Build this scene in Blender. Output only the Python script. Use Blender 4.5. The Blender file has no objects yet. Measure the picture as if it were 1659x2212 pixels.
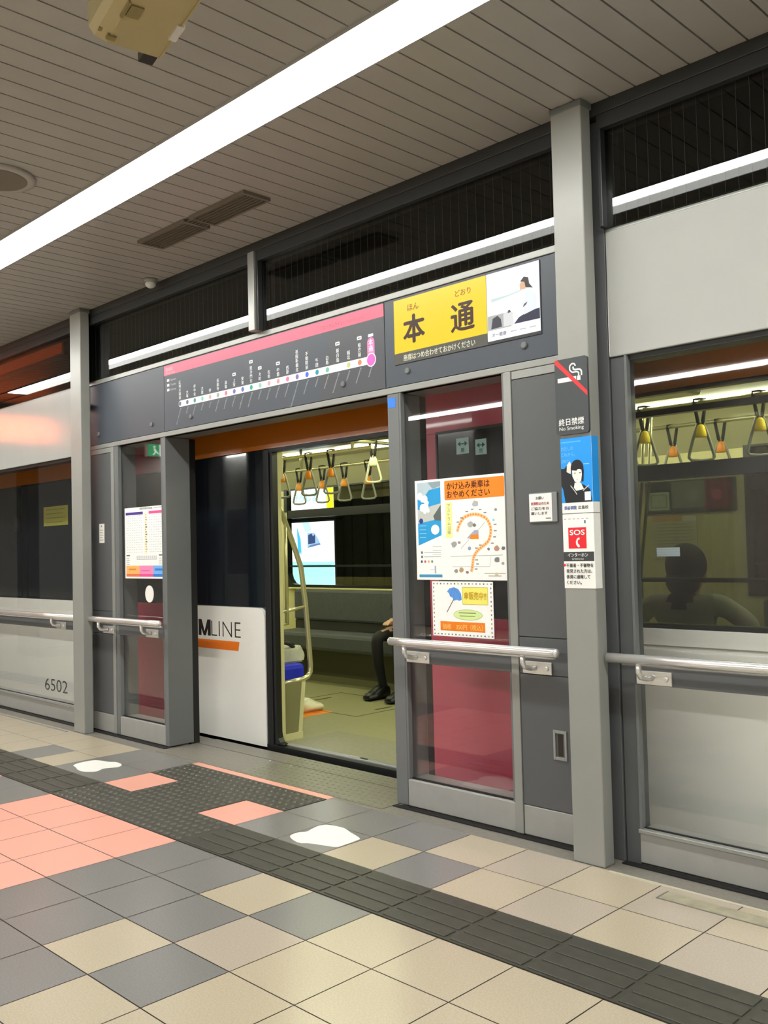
import bpy, bmesh, math, random
from mathutils import Vector, Matrix
random.seed(7)
C = bpy.context.scene.collection
SC = bpy.context.scene

# ------------------------------------------------------------------ camera
FOCAL_PX = 2012.2
cam = bpy.data.cameras.new('camera')
cam.sensor_fit = 'VERTICAL'
cam.sensor_height = 24.0
cam.lens = FOCAL_PX / 2212 * 24.0
cam.clip_start = 0.05
cam_ob = bpy.data.objects.new('camera', cam)
C.objects.link(cam_ob)
right = Vector((0.70620677, 0.70759127, -0.02421944))
down = Vector((-0.04478809, 0.01050869, -0.99894124))
fwd = Vector((-0.70658759, 0.70654381, 0.03911297))
cam_ob.matrix_world = Matrix((
    (right.x, -down.x, -fwd.x, 0.0),
    (right.y, -down.y, -fwd.y, -3.53),
    (right.z, -down.z, -fwd.z, 1.35),
    (0, 0, 0, 1)))
SC.camera = cam_ob

# ------------------------------------------------------------------ light levels, exposure
SC.view_settings.view_transform = 'Standard'
SC.view_settings.look = 'None'
SC.view_settings.gamma = 1.0
SC.view_settings.exposure = 0.34
SC.view_settings.use_curve_mapping = False
STRIP = 36.0        # platform ceiling light line
PAN = 5.0           # reflector half of the light line
STRIP2 = 42.0       # light line of the far platform side
TRAIN = 10.8         # lamps in the train
PANEL_AD = 1.9      # backlit adverts
SCREEN = 0.8        # station name screen
w = bpy.data.worlds.new('station_dark')
SC.world = w
w.use_nodes = True
w.node_tree.nodes['Background'].inputs[0].default_value = (0.9, 0.95, 1.0, 1)
w.node_tree.nodes['Background'].inputs[1].default_value = 0.02
try:
    SC.cycles.max_bounces = 10
    SC.cycles.transparent_max_bounces = 24
    SC.cycles.diffuse_bounces = 5
    SC.cycles.glossy_bounces = 4
    SC.cycles.sample_clamp_indirect = 0.0
    SC.cycles.use_denoising = True
except Exception:
    pass

# ------------------------------------------------------------------ helpers
def lin(h):
    h = h.lstrip('#')
    out = []
    for i in (0, 2, 4):
        c = int(h[i:i+2], 16) / 255
        out.append(c / 12.92 if c <= .04045 else ((c + .055) / 1.055) ** 2.4)
    return tuple(out) + (1.0,)

MATS = {}
def mat(name, col, rough=.5, metal=0.0, mott=0.0, mscale=6.0, emit=0.0, bump=0.0, bscale=60.0, spec=.5, stretch=None, coat=0.0, ecol=None):
    """principled material with procedural mottling and relief"""
    if name in MATS:
        return MATS[name]
    m = bpy.data.materials.new(name)
    m.use_nodes = True
    nt = m.node_tree
    b = nt.nodes['Principled BSDF']
    c = lin(col)
    b.inputs['Base Color'].default_value = c
    b.inputs['Roughness'].default_value = rough
    b.inputs['Metallic'].default_value = metal
    b.inputs['Specular IOR Level'].default_value = spec
    b.inputs['Coat Weight'].default_value = coat
    tc = nt.nodes.new('ShaderNodeTexCoord')
    vec = tc.outputs['Object']
    if stretch:
        mp = nt.nodes.new('ShaderNodeMapping')
        mp.inputs['Scale'].default_value = stretch
        nt.links.new(vec, mp.inputs['Vector'])
        vec = mp.outputs['Vector']
    if mott:
        n = nt.nodes.new('ShaderNodeTexNoise')
        n.inputs['Scale'].default_value = mscale
        n.inputs['Detail'].default_value = 4
        nt.links.new(vec, n.inputs['Vector'])
        r = nt.nodes.new('ShaderNodeValToRGB')
        r.color_ramp.elements[0].position = .3
        r.color_ramp.elements[1].position = .7
        r.color_ramp.elements[0].color = tuple(x * (1 - mott) for x in c[:3]) + (1,)
        r.color_ramp.elements[1].color = tuple(min(1, x * (1 + mott)) for x in c[:3]) + (1,)
        nt.links.new(n.outputs['Fac'], r.inputs['Fac'])
        nt.links.new(r.outputs['Color'], b.inputs['Base Color'])
    if bump:
        n2 = nt.nodes.new('ShaderNodeTexNoise')
        n2.inputs['Scale'].default_value = bscale
        n2.inputs['Detail'].default_value = 3
        nt.links.new(vec, n2.inputs['Vector'])
        bp = nt.nodes.new('ShaderNodeBump')
        bp.inputs['Strength'].default_value = bump
        bp.inputs['Distance'].default_value = .004
        nt.links.new(n2.outputs['Fac'], bp.inputs['Height'])
        nt.links.new(bp.outputs['Normal'], b.inputs['Normal'])
    if emit:
        b.inputs['Emission Color'].default_value = lin(ecol or col)
        b.inputs['Emission Strength'].default_value = emit
    MATS[name] = m
    return m

def glass(name, tint, refl=1.0, rough=.015):
    """thin pane: see-through tinted, mirror share by Fresnel"""
    if name in MATS:
        return MATS[name]
    m = bpy.data.materials.new(name)
    m.use_nodes = True
    nt = m.node_tree
    nt.nodes.clear()
    out = nt.nodes.new('ShaderNodeOutputMaterial')
    mix = nt.nodes.new('ShaderNodeMixShader')
    tr = nt.nodes.new('ShaderNodeBsdfTransparent')
    tr.inputs['Color'].default_value = tint + (1,)
    gl = nt.nodes.new('ShaderNodeBsdfGlossy')
    gl.inputs['Roughness'].default_value = rough
    gl.inputs['Color'].default_value = (refl, refl, refl, 1)
    fr = nt.nodes.new('ShaderNodeFresnel')
    geo = nt.nodes.new('ShaderNodeNewGeometry')
    ior = nt.nodes.new('ShaderNodeMapRange')      # same mirror share from either side of the pane
    ior.inputs['To Min'].default_value = 1.48
    ior.inputs['To Max'].default_value = 1 / 1.48
    nt.links.new(geo.outputs['Backfacing'], ior.inputs['Value'])
    nt.links.new(ior.outputs['Result'], fr.inputs['IOR'])
    nt.links.new(fr.outputs[0], mix.inputs[0])
    nt.links.new(tr.outputs[0], mix.inputs[1])
    nt.links.new(gl.outputs[0], mix.inputs[2])
    nt.links.new(mix.outputs[0], out.inputs[0])
    MATS[name] = m
    return m

ORG = {}
class MB:
    """collects shapes in world coordinates, links them as one mesh object"""
    def __init__(s):
        s.bm = bmesh.new()
    def box(s, x0, x1, y0, y1, z0, z1, b=0.0, m=0):
        vs = [s.bm.verts.new(p) for p in ((x0, y0, z0), (x1, y0, z0), (x1, y1, z0), (x0, y1, z0), (x0, y0, z1), (x1, y0, z1), (x1, y1, z1), (x0, y1, z1))]
        fs = [s.bm.faces.new([vs[i] for i in f]) for f in ((3, 2, 1, 0), (4, 5, 6, 7), (0, 1, 5, 4), (1, 2, 6, 5), (2, 3, 7, 6), (3, 0, 4, 7))]
        for f in fs:
            f.material_index = m
        if b:
            es = list({e for f in fs for e in f.edges})
            r = bmesh.ops.bevel(s.bm, geom=es, offset=b, segments=2, affect='EDGES', profile=.5)
            for f in r['faces']:
                f.material_index = m
        return s
    def prism(s, pts, axis, a, b, m=0, smooth=False):
        """polygon (two other axes, in order) pushed along axis from a to b"""
        def P(u, v, t):
            return {'x': (t, u, v), 'y': (u, t, v), 'z': (u, v, t)}[axis]
        A = [s.bm.verts.new(P(u, v, a)) for u, v in pts]
        B = [s.bm.verts.new(P(u, v, b)) for u, v in pts]
        n = len(pts)
        fs = [s.bm.faces.new(A), s.bm.faces.new(B[::-1])]
        for i in range(n):
            f = s.bm.faces.new((A[i], B[i], B[(i + 1) % n], A[(i + 1) % n]))
            f.smooth = smooth
            fs.append(f)
        for f in fs:
            f.material_index = m
        bmesh.ops.recalc_face_normals(s.bm, faces=fs)
        return s
    def tube(s, pts, r, n=10, m=0, closed=False, caps=True, sx=1.0):
        pts = [Vector(p) for p in pts]
        N = len(pts)
        rs = r if isinstance(r, (list, tuple)) else [r] * N
        rings = []
        ref = None
        for i, p in enumerate(pts):
            if closed:
                t = (pts[(i + 1) % N] - pts[i - 1]).normalized()
            else:
                t = (pts[min(i + 1, N - 1)] - pts[max(i - 1, 0)]).normalized()
            if ref is None:
                ref = t.orthogonal().normalized()
            ref = (ref - t * ref.dot(t)).normalized()
            bn = t.cross(ref)
            rings.append([s.bm.verts.new(p + (ref * math.cos(2 * math.pi * k / n) * sx + bn * math.sin(2 * math.pi * k / n)) * rs[i]) for k in range(n)])
        fs = []
        for i in range(N if closed else N - 1):
            a, b = rings[i], rings[(i + 1) % N]
            for k in range(n):
                f = s.bm.faces.new((a[k], a[(k + 1) % n], b[(k + 1) % n], b[k]))
                f.smooth = True
                fs.append(f)
        if caps and not closed:
            fs.append(s.bm.faces.new(rings[0][::-1]))
            fs.append(s.bm.faces.new(rings[-1]))
        for f in fs:
            f.material_index = m
        return s
    def ball(s, c, rx, ry=None, rz=None, m=0, u=14, v=10):
        ry = ry or rx
        rz = rz or rx
        r = bmesh.ops.create_uvsphere(s.bm, u_segments=u, v_segments=v, radius=1.0)
        bmesh.ops.scale(s.bm, vec=(rx, ry, rz), verts=r['verts'])
        bmesh.ops.translate(s.bm, vec=c, verts=r['verts'])
        for f in {f for q in r['verts'] for f in q.link_faces}:
            f.smooth = True
            f.material_index = m
        return s
    def face(s, pts, m=0):
        f = s.bm.faces.new([s.bm.verts.new(p) for p in pts])
        f.material_index = m
        return f
    def build(s, name, mats, parent=None, org=None):
        me = bpy.data.meshes.new(name)
        s.bm.normal_update()
        s.bm.to_mesh(me)
        s.bm.free()
        if not isinstance(mats, (list, tuple)):
            mats = [mats]
        for m in mats:
            me.materials.append(m)
        o = bpy.data.objects.new(name, me)
        C.objects.link(o)
        if parent is not None:
            org = ORG[parent.name]
            o.parent = parent
        elif org is None:
            xs = [v.co for v in me.vertices]
            lo = Vector((min(v.x for v in xs), min(v.y for v in xs), min(v.z for v in xs)))
            hi = Vector((max(v.x for v in xs), max(v.y for v in xs), max(v.z for v in xs)))
            org = Vector(((lo.x + hi.x) / 2, (lo.y + hi.y) / 2, lo.z))
        org = Vector(org)
        me.transform(Matrix.Translation(-org))
        if parent is None:
            o.location = org
        ORG[o.name] = org
        return o

def tag(o, label=None, cat=None, group=None, kind=None):
    if label: o['label'] = label
    if cat: o['category'] = cat
    if group: o['group'] = group
    if kind: o['kind'] = kind
    return o
def thing(name, label, cat, loc, group=None):
    o = bpy.data.objects.new(name, None)
    C.objects.link(o)
    o.location = loc
    o.empty_display_size = .1
    ORG[o.name] = Vector(loc)
    return tag(o, label, cat, group)
def copy_tree(o, parent=None):
    c = o.copy()
    C.objects.link(c)
    if parent:
        c.parent = parent
    for ch in list(o.children):
        copy_tree(ch, c)
    return c

# ---- printed surfaces: flat shapes and lettering laid on a plane
def ink(h, emit=0.0):
    if emit:        # backlit print: dark face, its colour comes from the light behind
        return mat('ink_%s_lit_%.2f' % (h.lstrip('#'), emit), '#161616', rough=.3, emit=emit, ecol=h)
    return mat('ink_' + h.lstrip('#'), h, rough=.38, mott=.02, mscale=30)
FONT = bpy.data.curves.new('lettering', 'FONT')
FONT.resolution_u = 3
FONT_OB = bpy.data.objects.new('lettering_source', FONT)
TEXT_CACHE = {}
def text_mesh(body, bold):
    k = (body, bold)
    if k not in TEXT_CACHE:
        C.objects.link(FONT_OB)
        FONT.body = body
        FONT.offset = bold
        dg = bpy.context.evaluated_depsgraph_get()
        dg.update()
        me = bpy.data.meshes.new_from_object(FONT_OB.evaluated_get(dg))
        vs = [(v.co.x, v.co.y) for v in me.vertices]
        fs = [tuple(p.vertices) for p in me.polygons]
        bpy.data.meshes.remove(me)
        C.objects.unlink(FONT_OB)
        TEXT_CACHE[k] = (vs, fs)
    return TEXT_CACHE[k]
class Print:
    """artwork on a plane. where: 'front' = plane y (faces the platform), 'side' = plane x facing +x, 'top' = plane z facing up"""
    def __init__(s, at, where='front', emit=0.0, step=.00025):
        s.bm = bmesh.new(); s.at = at; s.where = where; s.emit = emit; s.n = 1; s.mats = []; s.step = step; s.boxes = []
    def P(s, u, v):
        d = s.n * s.step
        if s.where == 'front': return (u, s.at - d, v)
        if s.where == 'side': return (s.at + d, u, v)
        return (u, v, s.at + d)
    def lay(s, pts):
        """a new shape lies just above whatever it overlaps"""
        us = [p[0] for p in pts]; vs = [p[1] for p in pts]
        q = (min(us), min(vs), max(us), max(vs))
        s.n = 1 + max([b[4] for b in s.boxes if b[0] < q[2] and q[0] < b[2] and b[1] < q[3] and q[1] < b[3]], default=0)
        s.boxes.append(q + (s.n,))
    def mi(s, col):
        m = ink(col, s.emit)
        if m not in s.mats: s.mats.append(m)
        return s.mats.index(m)
    def poly(s, pts, col):
        s.lay(pts)
        f = s.bm.faces.new([s.bm.verts.new(s.P(u, v)) for u, v in pts])
        f.material_index = s.mi(col)
        f.normal_update()
        want = {'front': Vector((0, -1, 0)), 'side': Vector((1, 0, 0)), 'top': Vector((0, 0, 1))}[s.where]
        if f.normal.dot(want) < 0: f.normal_flip()
        return s
    def rect(s, u0, v0, u1, v1, col):
        return s.poly([(u0, v0), (u1, v0), (u1, v1), (u0, v1)], col)
    def rrect(s, u0, v0, u1, v1, r, col):
        pts = []
        for cx_, cy_, a in ((u1 - r, v0 + r, -90), (u1 - r, v1 - r, 0), (u0 + r, v1 - r, 90), (u0 + r, v0 + r, 180)):
            for k in range(5):
                t = math.radians(a + k * 22.5)
                pts.append((cx_ + r * math.cos(t), cy_ + r * math.sin(t)))
        return s.poly(pts, col)
    def disc(s, u, v, r, col, rv=None, n=24):
        rv = rv or r
        return s.poly([(u + r * math.cos(2 * math.pi * k / n), v + rv * math.sin(2 * math.pi * k / n)) for k in range(n)], col)
    def line(s, pts, wd, col):
        s.lay(pts)
        for (a, b), (c, d) in zip(pts, pts[1:]):
            L = math.hypot(c - a, d - b) or 1
            nx, ny = -(d - b) / L * wd / 2, (c - a) / L * wd / 2
            f = s.bm.faces.new([s.bm.verts.new(s.P(*q)) for q in ((a - nx, b - ny), (c - nx, d - ny), (c + nx, d + ny), (a + nx, b + ny))])
            f.material_index = s.mi(col)
        return s
    def text(s, body, u, v, size, col, bold=0.0, align='l', rot=0.0, sx=1.0, vert=False, fit=None):
        """size = em height; fit = wished width; vert = stacked characters going down"""
        if vert:
            for i, ch in enumerate(body):
                s.text(ch, u, v - i * size, size, col, bold, 'c', sx=sx)
            return s
        vs, fs = text_mesh(body, min(bold, 0.0))
        if not vs: return s
        if bold > 0:
            q = bold * size
            for du, dv in ((-q, 0), (q, 0), (0, q * .7), (0, -q * .7)):
                s.text(body, u + du, v + dv, size, col, 0.0, align, rot, sx, False, fit)
        x0 = min(p[0] for p in vs); x1 = max(p[0] for p in vs)
        if fit: sx = fit / ((x1 - x0) * size)
        off = {'l': x0, 'c': (x0 + x1) / 2, 'r': x1}[align]
        ca, sa = math.cos(rot), math.sin(rot)
        pl = [((x - off) * size * sx, y * size) for x, y in vs]
        pl = [(u + px * ca - py * sa, v + px * sa + py * ca) for px, py in pl]
        s.lay(pl)
        bv = [s.bm.verts.new(s.P(*q)) for q in pl]
        i = s.mi(col)
        for f in fs:
            try:
                nf = s.bm.faces.new([bv[k] for k in f])
                nf.material_index = i
            except ValueError:
                pass
        return s
    def build(s, name, parent=None):
        mb = MB(); mb.bm.free(); mb.bm = s.bm
        return mb.build(name, s.mats, parent)

# ------------------------------------------------------------------ materials
M_col = mat('satin_grey_paint', '#949590', rough=.33, mott=.03, bump=.02, bscale=300)
M_rail = mat('light_grey_aluminium', '#979894', rough=.3, metal=.25, mott=.03)
M_jamb = mat('mid_grey_paint', '#6d7071', rough=.38, mott=.03)
M_dark = mat('slate_grey_panel', '#585a5c', rough=.4, mott=.02)
M_dark2 = mat('charcoal_paint', '#2c2d2f', rough=.45, mott=.05)
M_kick = mat('kick_plate_grey', '#9c9b97', rough=.36, mott=.04, mscale=14)
M_white = mat('ivory_white_panel', '#a9aaa6', rough=.14, mott=.02)
M_steel = mat('brushed_steel', '#e6e5e3', rough=.26, metal=.65, mott=.05, stretch=(1, 30, 30))
M_black = mat('black_rubber', '#121212', rough=.7, mott=.1)
M_glass = glass('clear_glass', (.985, .99, .985))
M_wglass = glass('transom_glass', (.55, .57, .56))
M_wire = mat('glass_wire', '#5a5a54', rough=.5)
M_lamp = mat('lamp_diffuser', '#fefef9', emit=STRIP, rough=.4)
M_pan = mat('lamp_pan', '#fefef9', emit=PAN, rough=.5)
M_lamp2 = mat('far_lamp_diffuser', '#fefef9', emit=STRIP2, rough=.4)
M_batten = mat('white_enamel', '#dfe2e2', rough=.4)
M_slat = mat('ceiling_slat_paint', '#a09e9a', rough=.42, mott=.03, mscale=2)
M_backing = mat('ceiling_void', '#2a241f', rough=.9)
M_grout = mat('grout', '#4b463e', rough=.9)
M_beige = mat('beige_tile', '#b9ad97', rough=.22, mott=.09, mscale=170)
M_beige2 = mat('rosy_beige_tile', '#b3a798', rough=.22, mott=.09, mscale=170)
M_grey = mat('grey_tile', '#807f7c', rough=.24, mott=.1, mscale=170)
M_pink = mat('pink_tile', '#eaa997', rough=.34, mott=.04, mscale=150)
M_stone = mat('edge_stone', '#7f7b72', rough=.4, mott=.14, mscale=50)
M_tact = mat('dark_tactile_rubber', '#43423a', rough=.45, mott=.14, mscale=25)
M_tread = mat('tread_plate', '#8b8a78', rough=.35, metal=.35, mott=.12, mscale=40, bump=.3, bscale=130)

# ------------------------------------------------------------------ floor, walls, ceiling
TX, TP = -1.5555, .328
def tile_mat(k, r):
    if r >= 0:
        if 7 <= k <= 10 and r <= 3: return 4
        g = {0: (3, 5, 6, 11, 12), 1: (4, 5, 6, 11, 12), 2: (3, 5, 6, 11), 3: (4, 5, 6, 11, 12)}.get(r, ())
        if r == 0 and k in (13, 14): return 4
        if r == 1 and k == 3: return 2
        return 3 if k in g else 1
    if r == -2:
        if k in (7, 10): return 4
        return 3 if k in (3, 5, 6, 11, 12, 14) else (2 if k < 3 and k % 2 else 1)
    if r == -3:
        return 3 if k in (4, 5, 6, 11, 12) else (2 if k < 3 and k % 2 == 0 else 1)
    return 1
f = MB()
f.box(-16, 4, -8.6, -.14, -.3, -.003)
f.box(-16, 4, -.14, .39, -.3, -.0005, m=5)
E0, E1 = TX - TP * 44, TX + TP * 17
G = .0022
for k in range(-17, 44):
    xa, xb = TX - TP * (k + 1) + G, TX - TP * k - G
    rows = [(-3, -.462, -.141), (-2, -.782, -.466)] + [(r, -1.106 - .3205 * (r + 1) + G, -1.106 - .3205 * r - G) for r in range(0, 22)]
    for r, ya, yb in rows:
        if r == -3 and 7 <= k <= 10: continue
        if r == -2 and k in (8, 9): continue
        f.face([(xa, ya, 0), (xb, ya, 0), (xb, yb, 0), (xa, yb, 0)], tile_mat(k, r))
xa, xb = TX - TP * 11, TX - TP * 7
f.box(xa, xb, -.17, -.112, -.02, .0004, m=4)
floor = f.build('floor', [M_grout, M_beige, M_beige2, M_grey, M_pink, M_stone])
tag(floor, kind='structure')
# border lip along the left screen: a thin pale metal strip
p = MB(); p.box(-12, -6.86, -.185, -.165, 0, .003)
tag(p.build('trim_1', M_rail), kind='structure')

p = MB()
ZC = 3.26
p.box(-16, 4, -8.6, .0, ZC + .03, ZC + .05, m=1)
for i in range(-50, 118):
    x1 = -1.937 - .1205 * i
    if x1 > 4 or x1 < -15.9: continue
    p.box(x1 - .1165, x1 - .004, -8.5, -1.0, ZC, ZC + .012); p.box(x1 - .1165, x1 - .004, -1.0, -.035, ZC, ZC + .012)
tag(p.build('ceiling', [M_slat, M_backing]), kind='structure')
p = MB(); p.box(-16, 4, -.045, .06, 3.205, 3.33, b=.004)
tag(p.build('trim_2', mat('dark_beam_paint', '#2b2c2c', rough=.5, mott=.05)), kind='structure')
p = MB(); p.box(-16, 4, -8.7, -8.5, -.3, 3.35)
tag(p.build('wall_back', mat('platform_wall_panel', '#8d8a84', rough=.5, mott=.1, mscale=1.5)), kind='structure')
p = MB(); p.box(-16.2, -16, -8.7, 5.4, -1.5, 4.2)
tag(p.build('wall_left', mat('end_wall_grey', '#67645e', rough=.6, mott=.1)), kind='structure')
p = MB(); p.box(4, 4.2, -8.7, 5.4, -1.5, 4.2)
tag(p.build('wall_right', MATS['end_wall_grey']), kind='structure')
M_tun = mat('tunnel_concrete', '#242523', rough=.85, mott=.25, mscale=3)
p = MB()
p.box(-16, 4, 4.6, 5.0, -1.5, 4.1)
for i in range(70):
    x = -15.8 + i * .28
    p.box(x, x + .1, 4.57, 4.6, -1.4, 4.0)
tag(p.build('wall_track', M_tun), kind='structure')
p = MB(); p.box(-16, 4, .06, 5.0, 4.1, 4.3); p.box(-16, 4, .0, .06, 3.33, 4.3)
tag(p.build('ceiling_track', M_tun), kind='structure')
p = MB(); p.box(-16, 4, .39, 5.0, -1.5, -1.2)
tag(p.build('floor_track', M_tun), kind='structure')

# tactile paving
def guide_tile(m, x0, x1):
    for j in range(4):
        y = -1.092 + j * .0765
        m.box(x0 + .012, x1 - .012, y, y + .061, .002, .0068, b=.002)
t = thing('guide_strip', 'dark ribbed tactile guide strip running right past the door dots', 'tactile paving', (-1.5, -.944, 0))
b = MB(); b.box(TX - TP * 7 + .001, 3.9, -1.104, -.784, -.001, .003); b.build('base', M_tact, t)
b = MB()
for k in range(-8, 7): guide_tile(b, TX - TP * (k + 1) + .03, TX - TP * k + .03)
b.build('raised_bars', M_tact, t)
t = thing('guide_strip', 'dark ribbed tactile guide strip going left from the door dots', 'tactile paving', (-8, -.944, 0))
b = MB(); b.box(-15.9, TX - TP * 11 - .001, -1.104, -.784, -.001, .003); b.build('base', M_tact, t)
b = MB()
for k in range(11, 43): guide_tile(b, TX - TP * (k + 1), TX - TP * k)
b.build('raised_bars', M_tact, t)
t = thing('warning_paving', 'dark dotted tactile paving in front of the open train door', 'tactile paving', (-4.5, -.6, 0))
zones = [(TX - TP * 11, TX - TP * 7, -1.104, -.784), (TX - TP * 10, TX - TP * 8, -.784, -.464), (TX - TP * 11, TX - TP * 7, -.464, -.172)]
b = MB()
for x0, x1, y0, y1 in zones: b.box(x0, x1, y0, y1, -.002, .003)
for x0, x1, y0, y1 in zones:
    nx, ny = round((x1 - x0) / .0547), round((y1 - y0) / .0547)
    for i in range(nx):
        for j in range(ny):
            x, y = x0 + (i + .5) * (x1 - x0) / nx, y0 + (j + .5) * (y1 - y0) / ny
            bot = [b.bm.verts.new((x + .018 * math.cos(q * math.pi / 4), y + .018 * math.sin(q * math.pi / 4), .003)) for q in range(8)]
            top = [b.bm.verts.new((x + .011 * math.cos(q * math.pi / 4), y + .011 * math.sin(q * math.pi / 4), .0085)) for q in range(8)]
            b.bm.faces.new(top).material_index = 1
            for q in range(8): b.bm.faces.new((bot[q], bot[(q + 1) % 8], top[(q + 1) % 8], top[q])).material_index = 1
b.build('dotted_tiles', [M_tact, mat('tactile_dome', '#4e4d45', rough=.42, mott=.1)], t)

# threshold between the screen doors and the train
t = thing('threshold_plate', 'studded metal threshold plate in the doorway beside the train', 'threshold', (-4.6, .1, 0))
def plate(name, y0, y1):
    b = MB(); b.box(-4.75, -3.49, y0, y1, -.004, .003); b.box(-5.685, -4.752, y0, y1, -.004, .0025, m=1)
    for i in range(25):
        for j in range(10):
            x, y = -4.73 + i * .05 + (.025 if j % 2 else 0), -.095 + j * .05
            if y0 + .01 < y < y1 - .01: b.box(x - .007, x + .007, y - .004, y + .004, .003, .0046)
    b.build(name, [M_tread, M_stone], t)
plate('inner_plate', -.11, .222); plate('outer_plate', .23, .392)
b = MB(); b.box(-5.685, -3.49, .222, .23, -.004, .0015); b.build('joint', M_black, t)
for x, y in ((-4.83, .205), (-4.62, .21)):
    b = MB(); b.tube([(x, y, .003), (x, y, .0055)], .009, 10); b.build('bolt', M_steel, t)
# black strips on the floor standing in for the shadow band under the screens
for x0, x1, n in ((-12, -6.84, 'left bay'), (-6.80, -5.69, 'bay left of the door'), (-3.485, -2.3, 'bay right of the door'), (-2.13, 3.5, 'right bay')):
    b = MB(); b.box(x0, x1, -.034, -.002, 0, .006)
    tag(b.build('foot_shadow_strip', M_black), 'black strip for the shadow band at the foot of the ' + n, 'shadow strip')
b = MB(); b.box(-1.83, .6, -.285, -.205, .0, .0022); b.box(-1.83, .6, -.288, -.283, 0, .003, m=1); b.box(-1.835, -1.828, -.288, -.2, 0, .003, m=1)
tag(b.build('floor_hatch', [mat('hatch_metal', '#a39d86', rough=.4, mott=.2, mscale=20), M_stone]), 'long narrow tan floor hatch before the right bay', 'hatch')
b = MB(); b.box(-2.12, 3.5, -.158, -.142, 0, .0025)
tag(b.build('trim_3', mat('pale_trim', '#c3bda9', rough=.4)), kind='structure')

# white patches stuck on the floor
M_patch = mat('white_floor_film', '#f4f3ee', rough=.35, emit=0.0)
def patch(pts, label):
    n = len(pts)
    # closed smooth outline
    out = []
    for i in range(n):
        p0, p1, p2, p3 = pts[i - 1], pts[i], pts[(i + 1) % n], pts[(i + 2) % n]
        for s_ in range(5):
            q = s_ / 5
            out.append(tuple(.5 * (2 * p1[a] + (p2[a] - p0[a]) * q + (2 * p0[a] - 5 * p1[a] + 4 * p2[a] - p3[a]) * q * q + (3 * p1[a] - p0[a] - 3 * p2[a] + p3[a]) * q ** 3) for a in (0, 1)))
    b = MB(); b.prism(out, 'z', .0, .0016)
    tag(b.build('floor_sticker', M_patch), label, 'sticker')
patch([(-3.5, -0.711), (-3.512, -0.655), (-3.491, -0.618), (-3.505, -0.571), (-3.517, -0.513), (-3.485, -0.475), (-3.399, -0.462), (-3.317, -0.489), (-3.223, -0.52), (-3.209, -0.553), (-3.205, -0.63), (-3.21, -0.677), (-3.263, -0.697), (-3.346, -0.724), (-3.384, -0.748), (-3.439, -0.741)], 'white cloud shaped floor sticker right of the dotted paving')
patch([(-5.741, -0.68), (-5.773, -0.606), (-5.768, -0.534), (-5.735, -0.508), (-5.644, -0.485), (-5.59, -0.458), (-5.502, -0.471), (-5.462, -0.519), (-5.486, -0.571), (-5.493, -0.608), (-5.474, -0.64), (-5.463, -0.678), (-5.521, -0.725), (-5.596, -0.724), (-5.666, -0.702)], 'white fish shaped floor sticker left of the dotted paving')

# ------------------------------------------------------------------ platform screen wall
ZH0, ZH1 = 2.172, 2.711          # header band
M_mull = mat('rear_mullion_grey', '#5a5c5e', rough=.38, mott=.03)
def column(x0, x1, m0, m1, label):
    t = thing('column', label, 'column', (x0 + .08, -.06, 0))
    b = MB(); b.box(x0, x1, -.133, -.058, 0.0, ZC - .004, b=.005); b.build('shaft', M_col, t)
    b = MB(); b.box(m0, m1, .001, .15, .0, 3.2, b=.003); b.build('rear_mullion', M_mull, t)
    for z in (.45, 1.5, 2.5):
        b = MB(); b.box(x0 + .01, x0 + .06, -.06, .004, z, z + .04); b.build('tie', M_mull, t)
    b = MB(); b.box(x0 - .004, x1 + .004, -.137, -.05, ZC - .03, ZC - .002, b=.003); b.build('cap', M_jamb, t)
column(-2.304, -2.15, -2.297, -2.134, 'tall grey column carrying the no smoking board')
column(-6.83, -6.66, -6.862, -6.802, 'tall grey column beside the train number, left of the door')

# header between the columns
t = thing('door_header', 'long grey header frame across the top of the doorway', 'header', (-4.5, .1, ZH0))
b = MB(); b.box(-6.80, -2.299, .012, .2, ZH0, ZH1 - .003); b.build('lintel', M_jamb, t)
b = MB(); b.box(-6.80, -2.299, -.003, .06, 2.677, ZH1, b=.003); b.build('top_rail', M_rail, t)
b = MB(); b.box(-6.80, -2.299, -.003, .05, ZH0, 2.205, b=.003); b.build('bottom_rail', M_rail, t)
b = MB(); b.box(-6.80, -6.768, -.003, .05, 2.206, 2.676, b=.003); b.build('side_rail', M_rail, t)
def bolt(m, x, z, y=-.0):
    m.tube([(x, y + .001, z), (x, y - .007, z), (x, y - .011, z)], [.017, .017, .012], 14)
def header_panel(name, label, cat, x0, x1, bolts):
    t = thing(name, label, cat, ((x0 + x1) / 2, .006, 2.206))
    b = MB(); b.box(x0 + .002, x1 - .002, .0, .0115, 2.208, 2.674, b=.0015); b.build('panel', mat('slate_blue_panel', '#454b54', rough=.4, mott=.02), t)
    for x, z in bolts:
        b = MB(); bolt(b, x, z); b.build('bolt', M_jamb, t)
    return t
header_panel('blank_signboard', 'blank slate grey sign panel at the left end above the timetable', 'sign panel', -6.766, -5.69, [(-6.63, 2.287), (-5.859, 2.277)])
t_map = header_panel('route_map_sign', 'dark route map sign with a pink band and white line of station dots', 'sign', -5.69, -3.493, [(-5.356, 2.274), (-3.827, 2.278)])
t_nam = header_panel('station_name_sign', 'header sign with yellow station name screen and white advert', 'sign', -3.493, -2.298, [(-3.328, 2.277), (-2.576, 2.282)])

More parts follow.
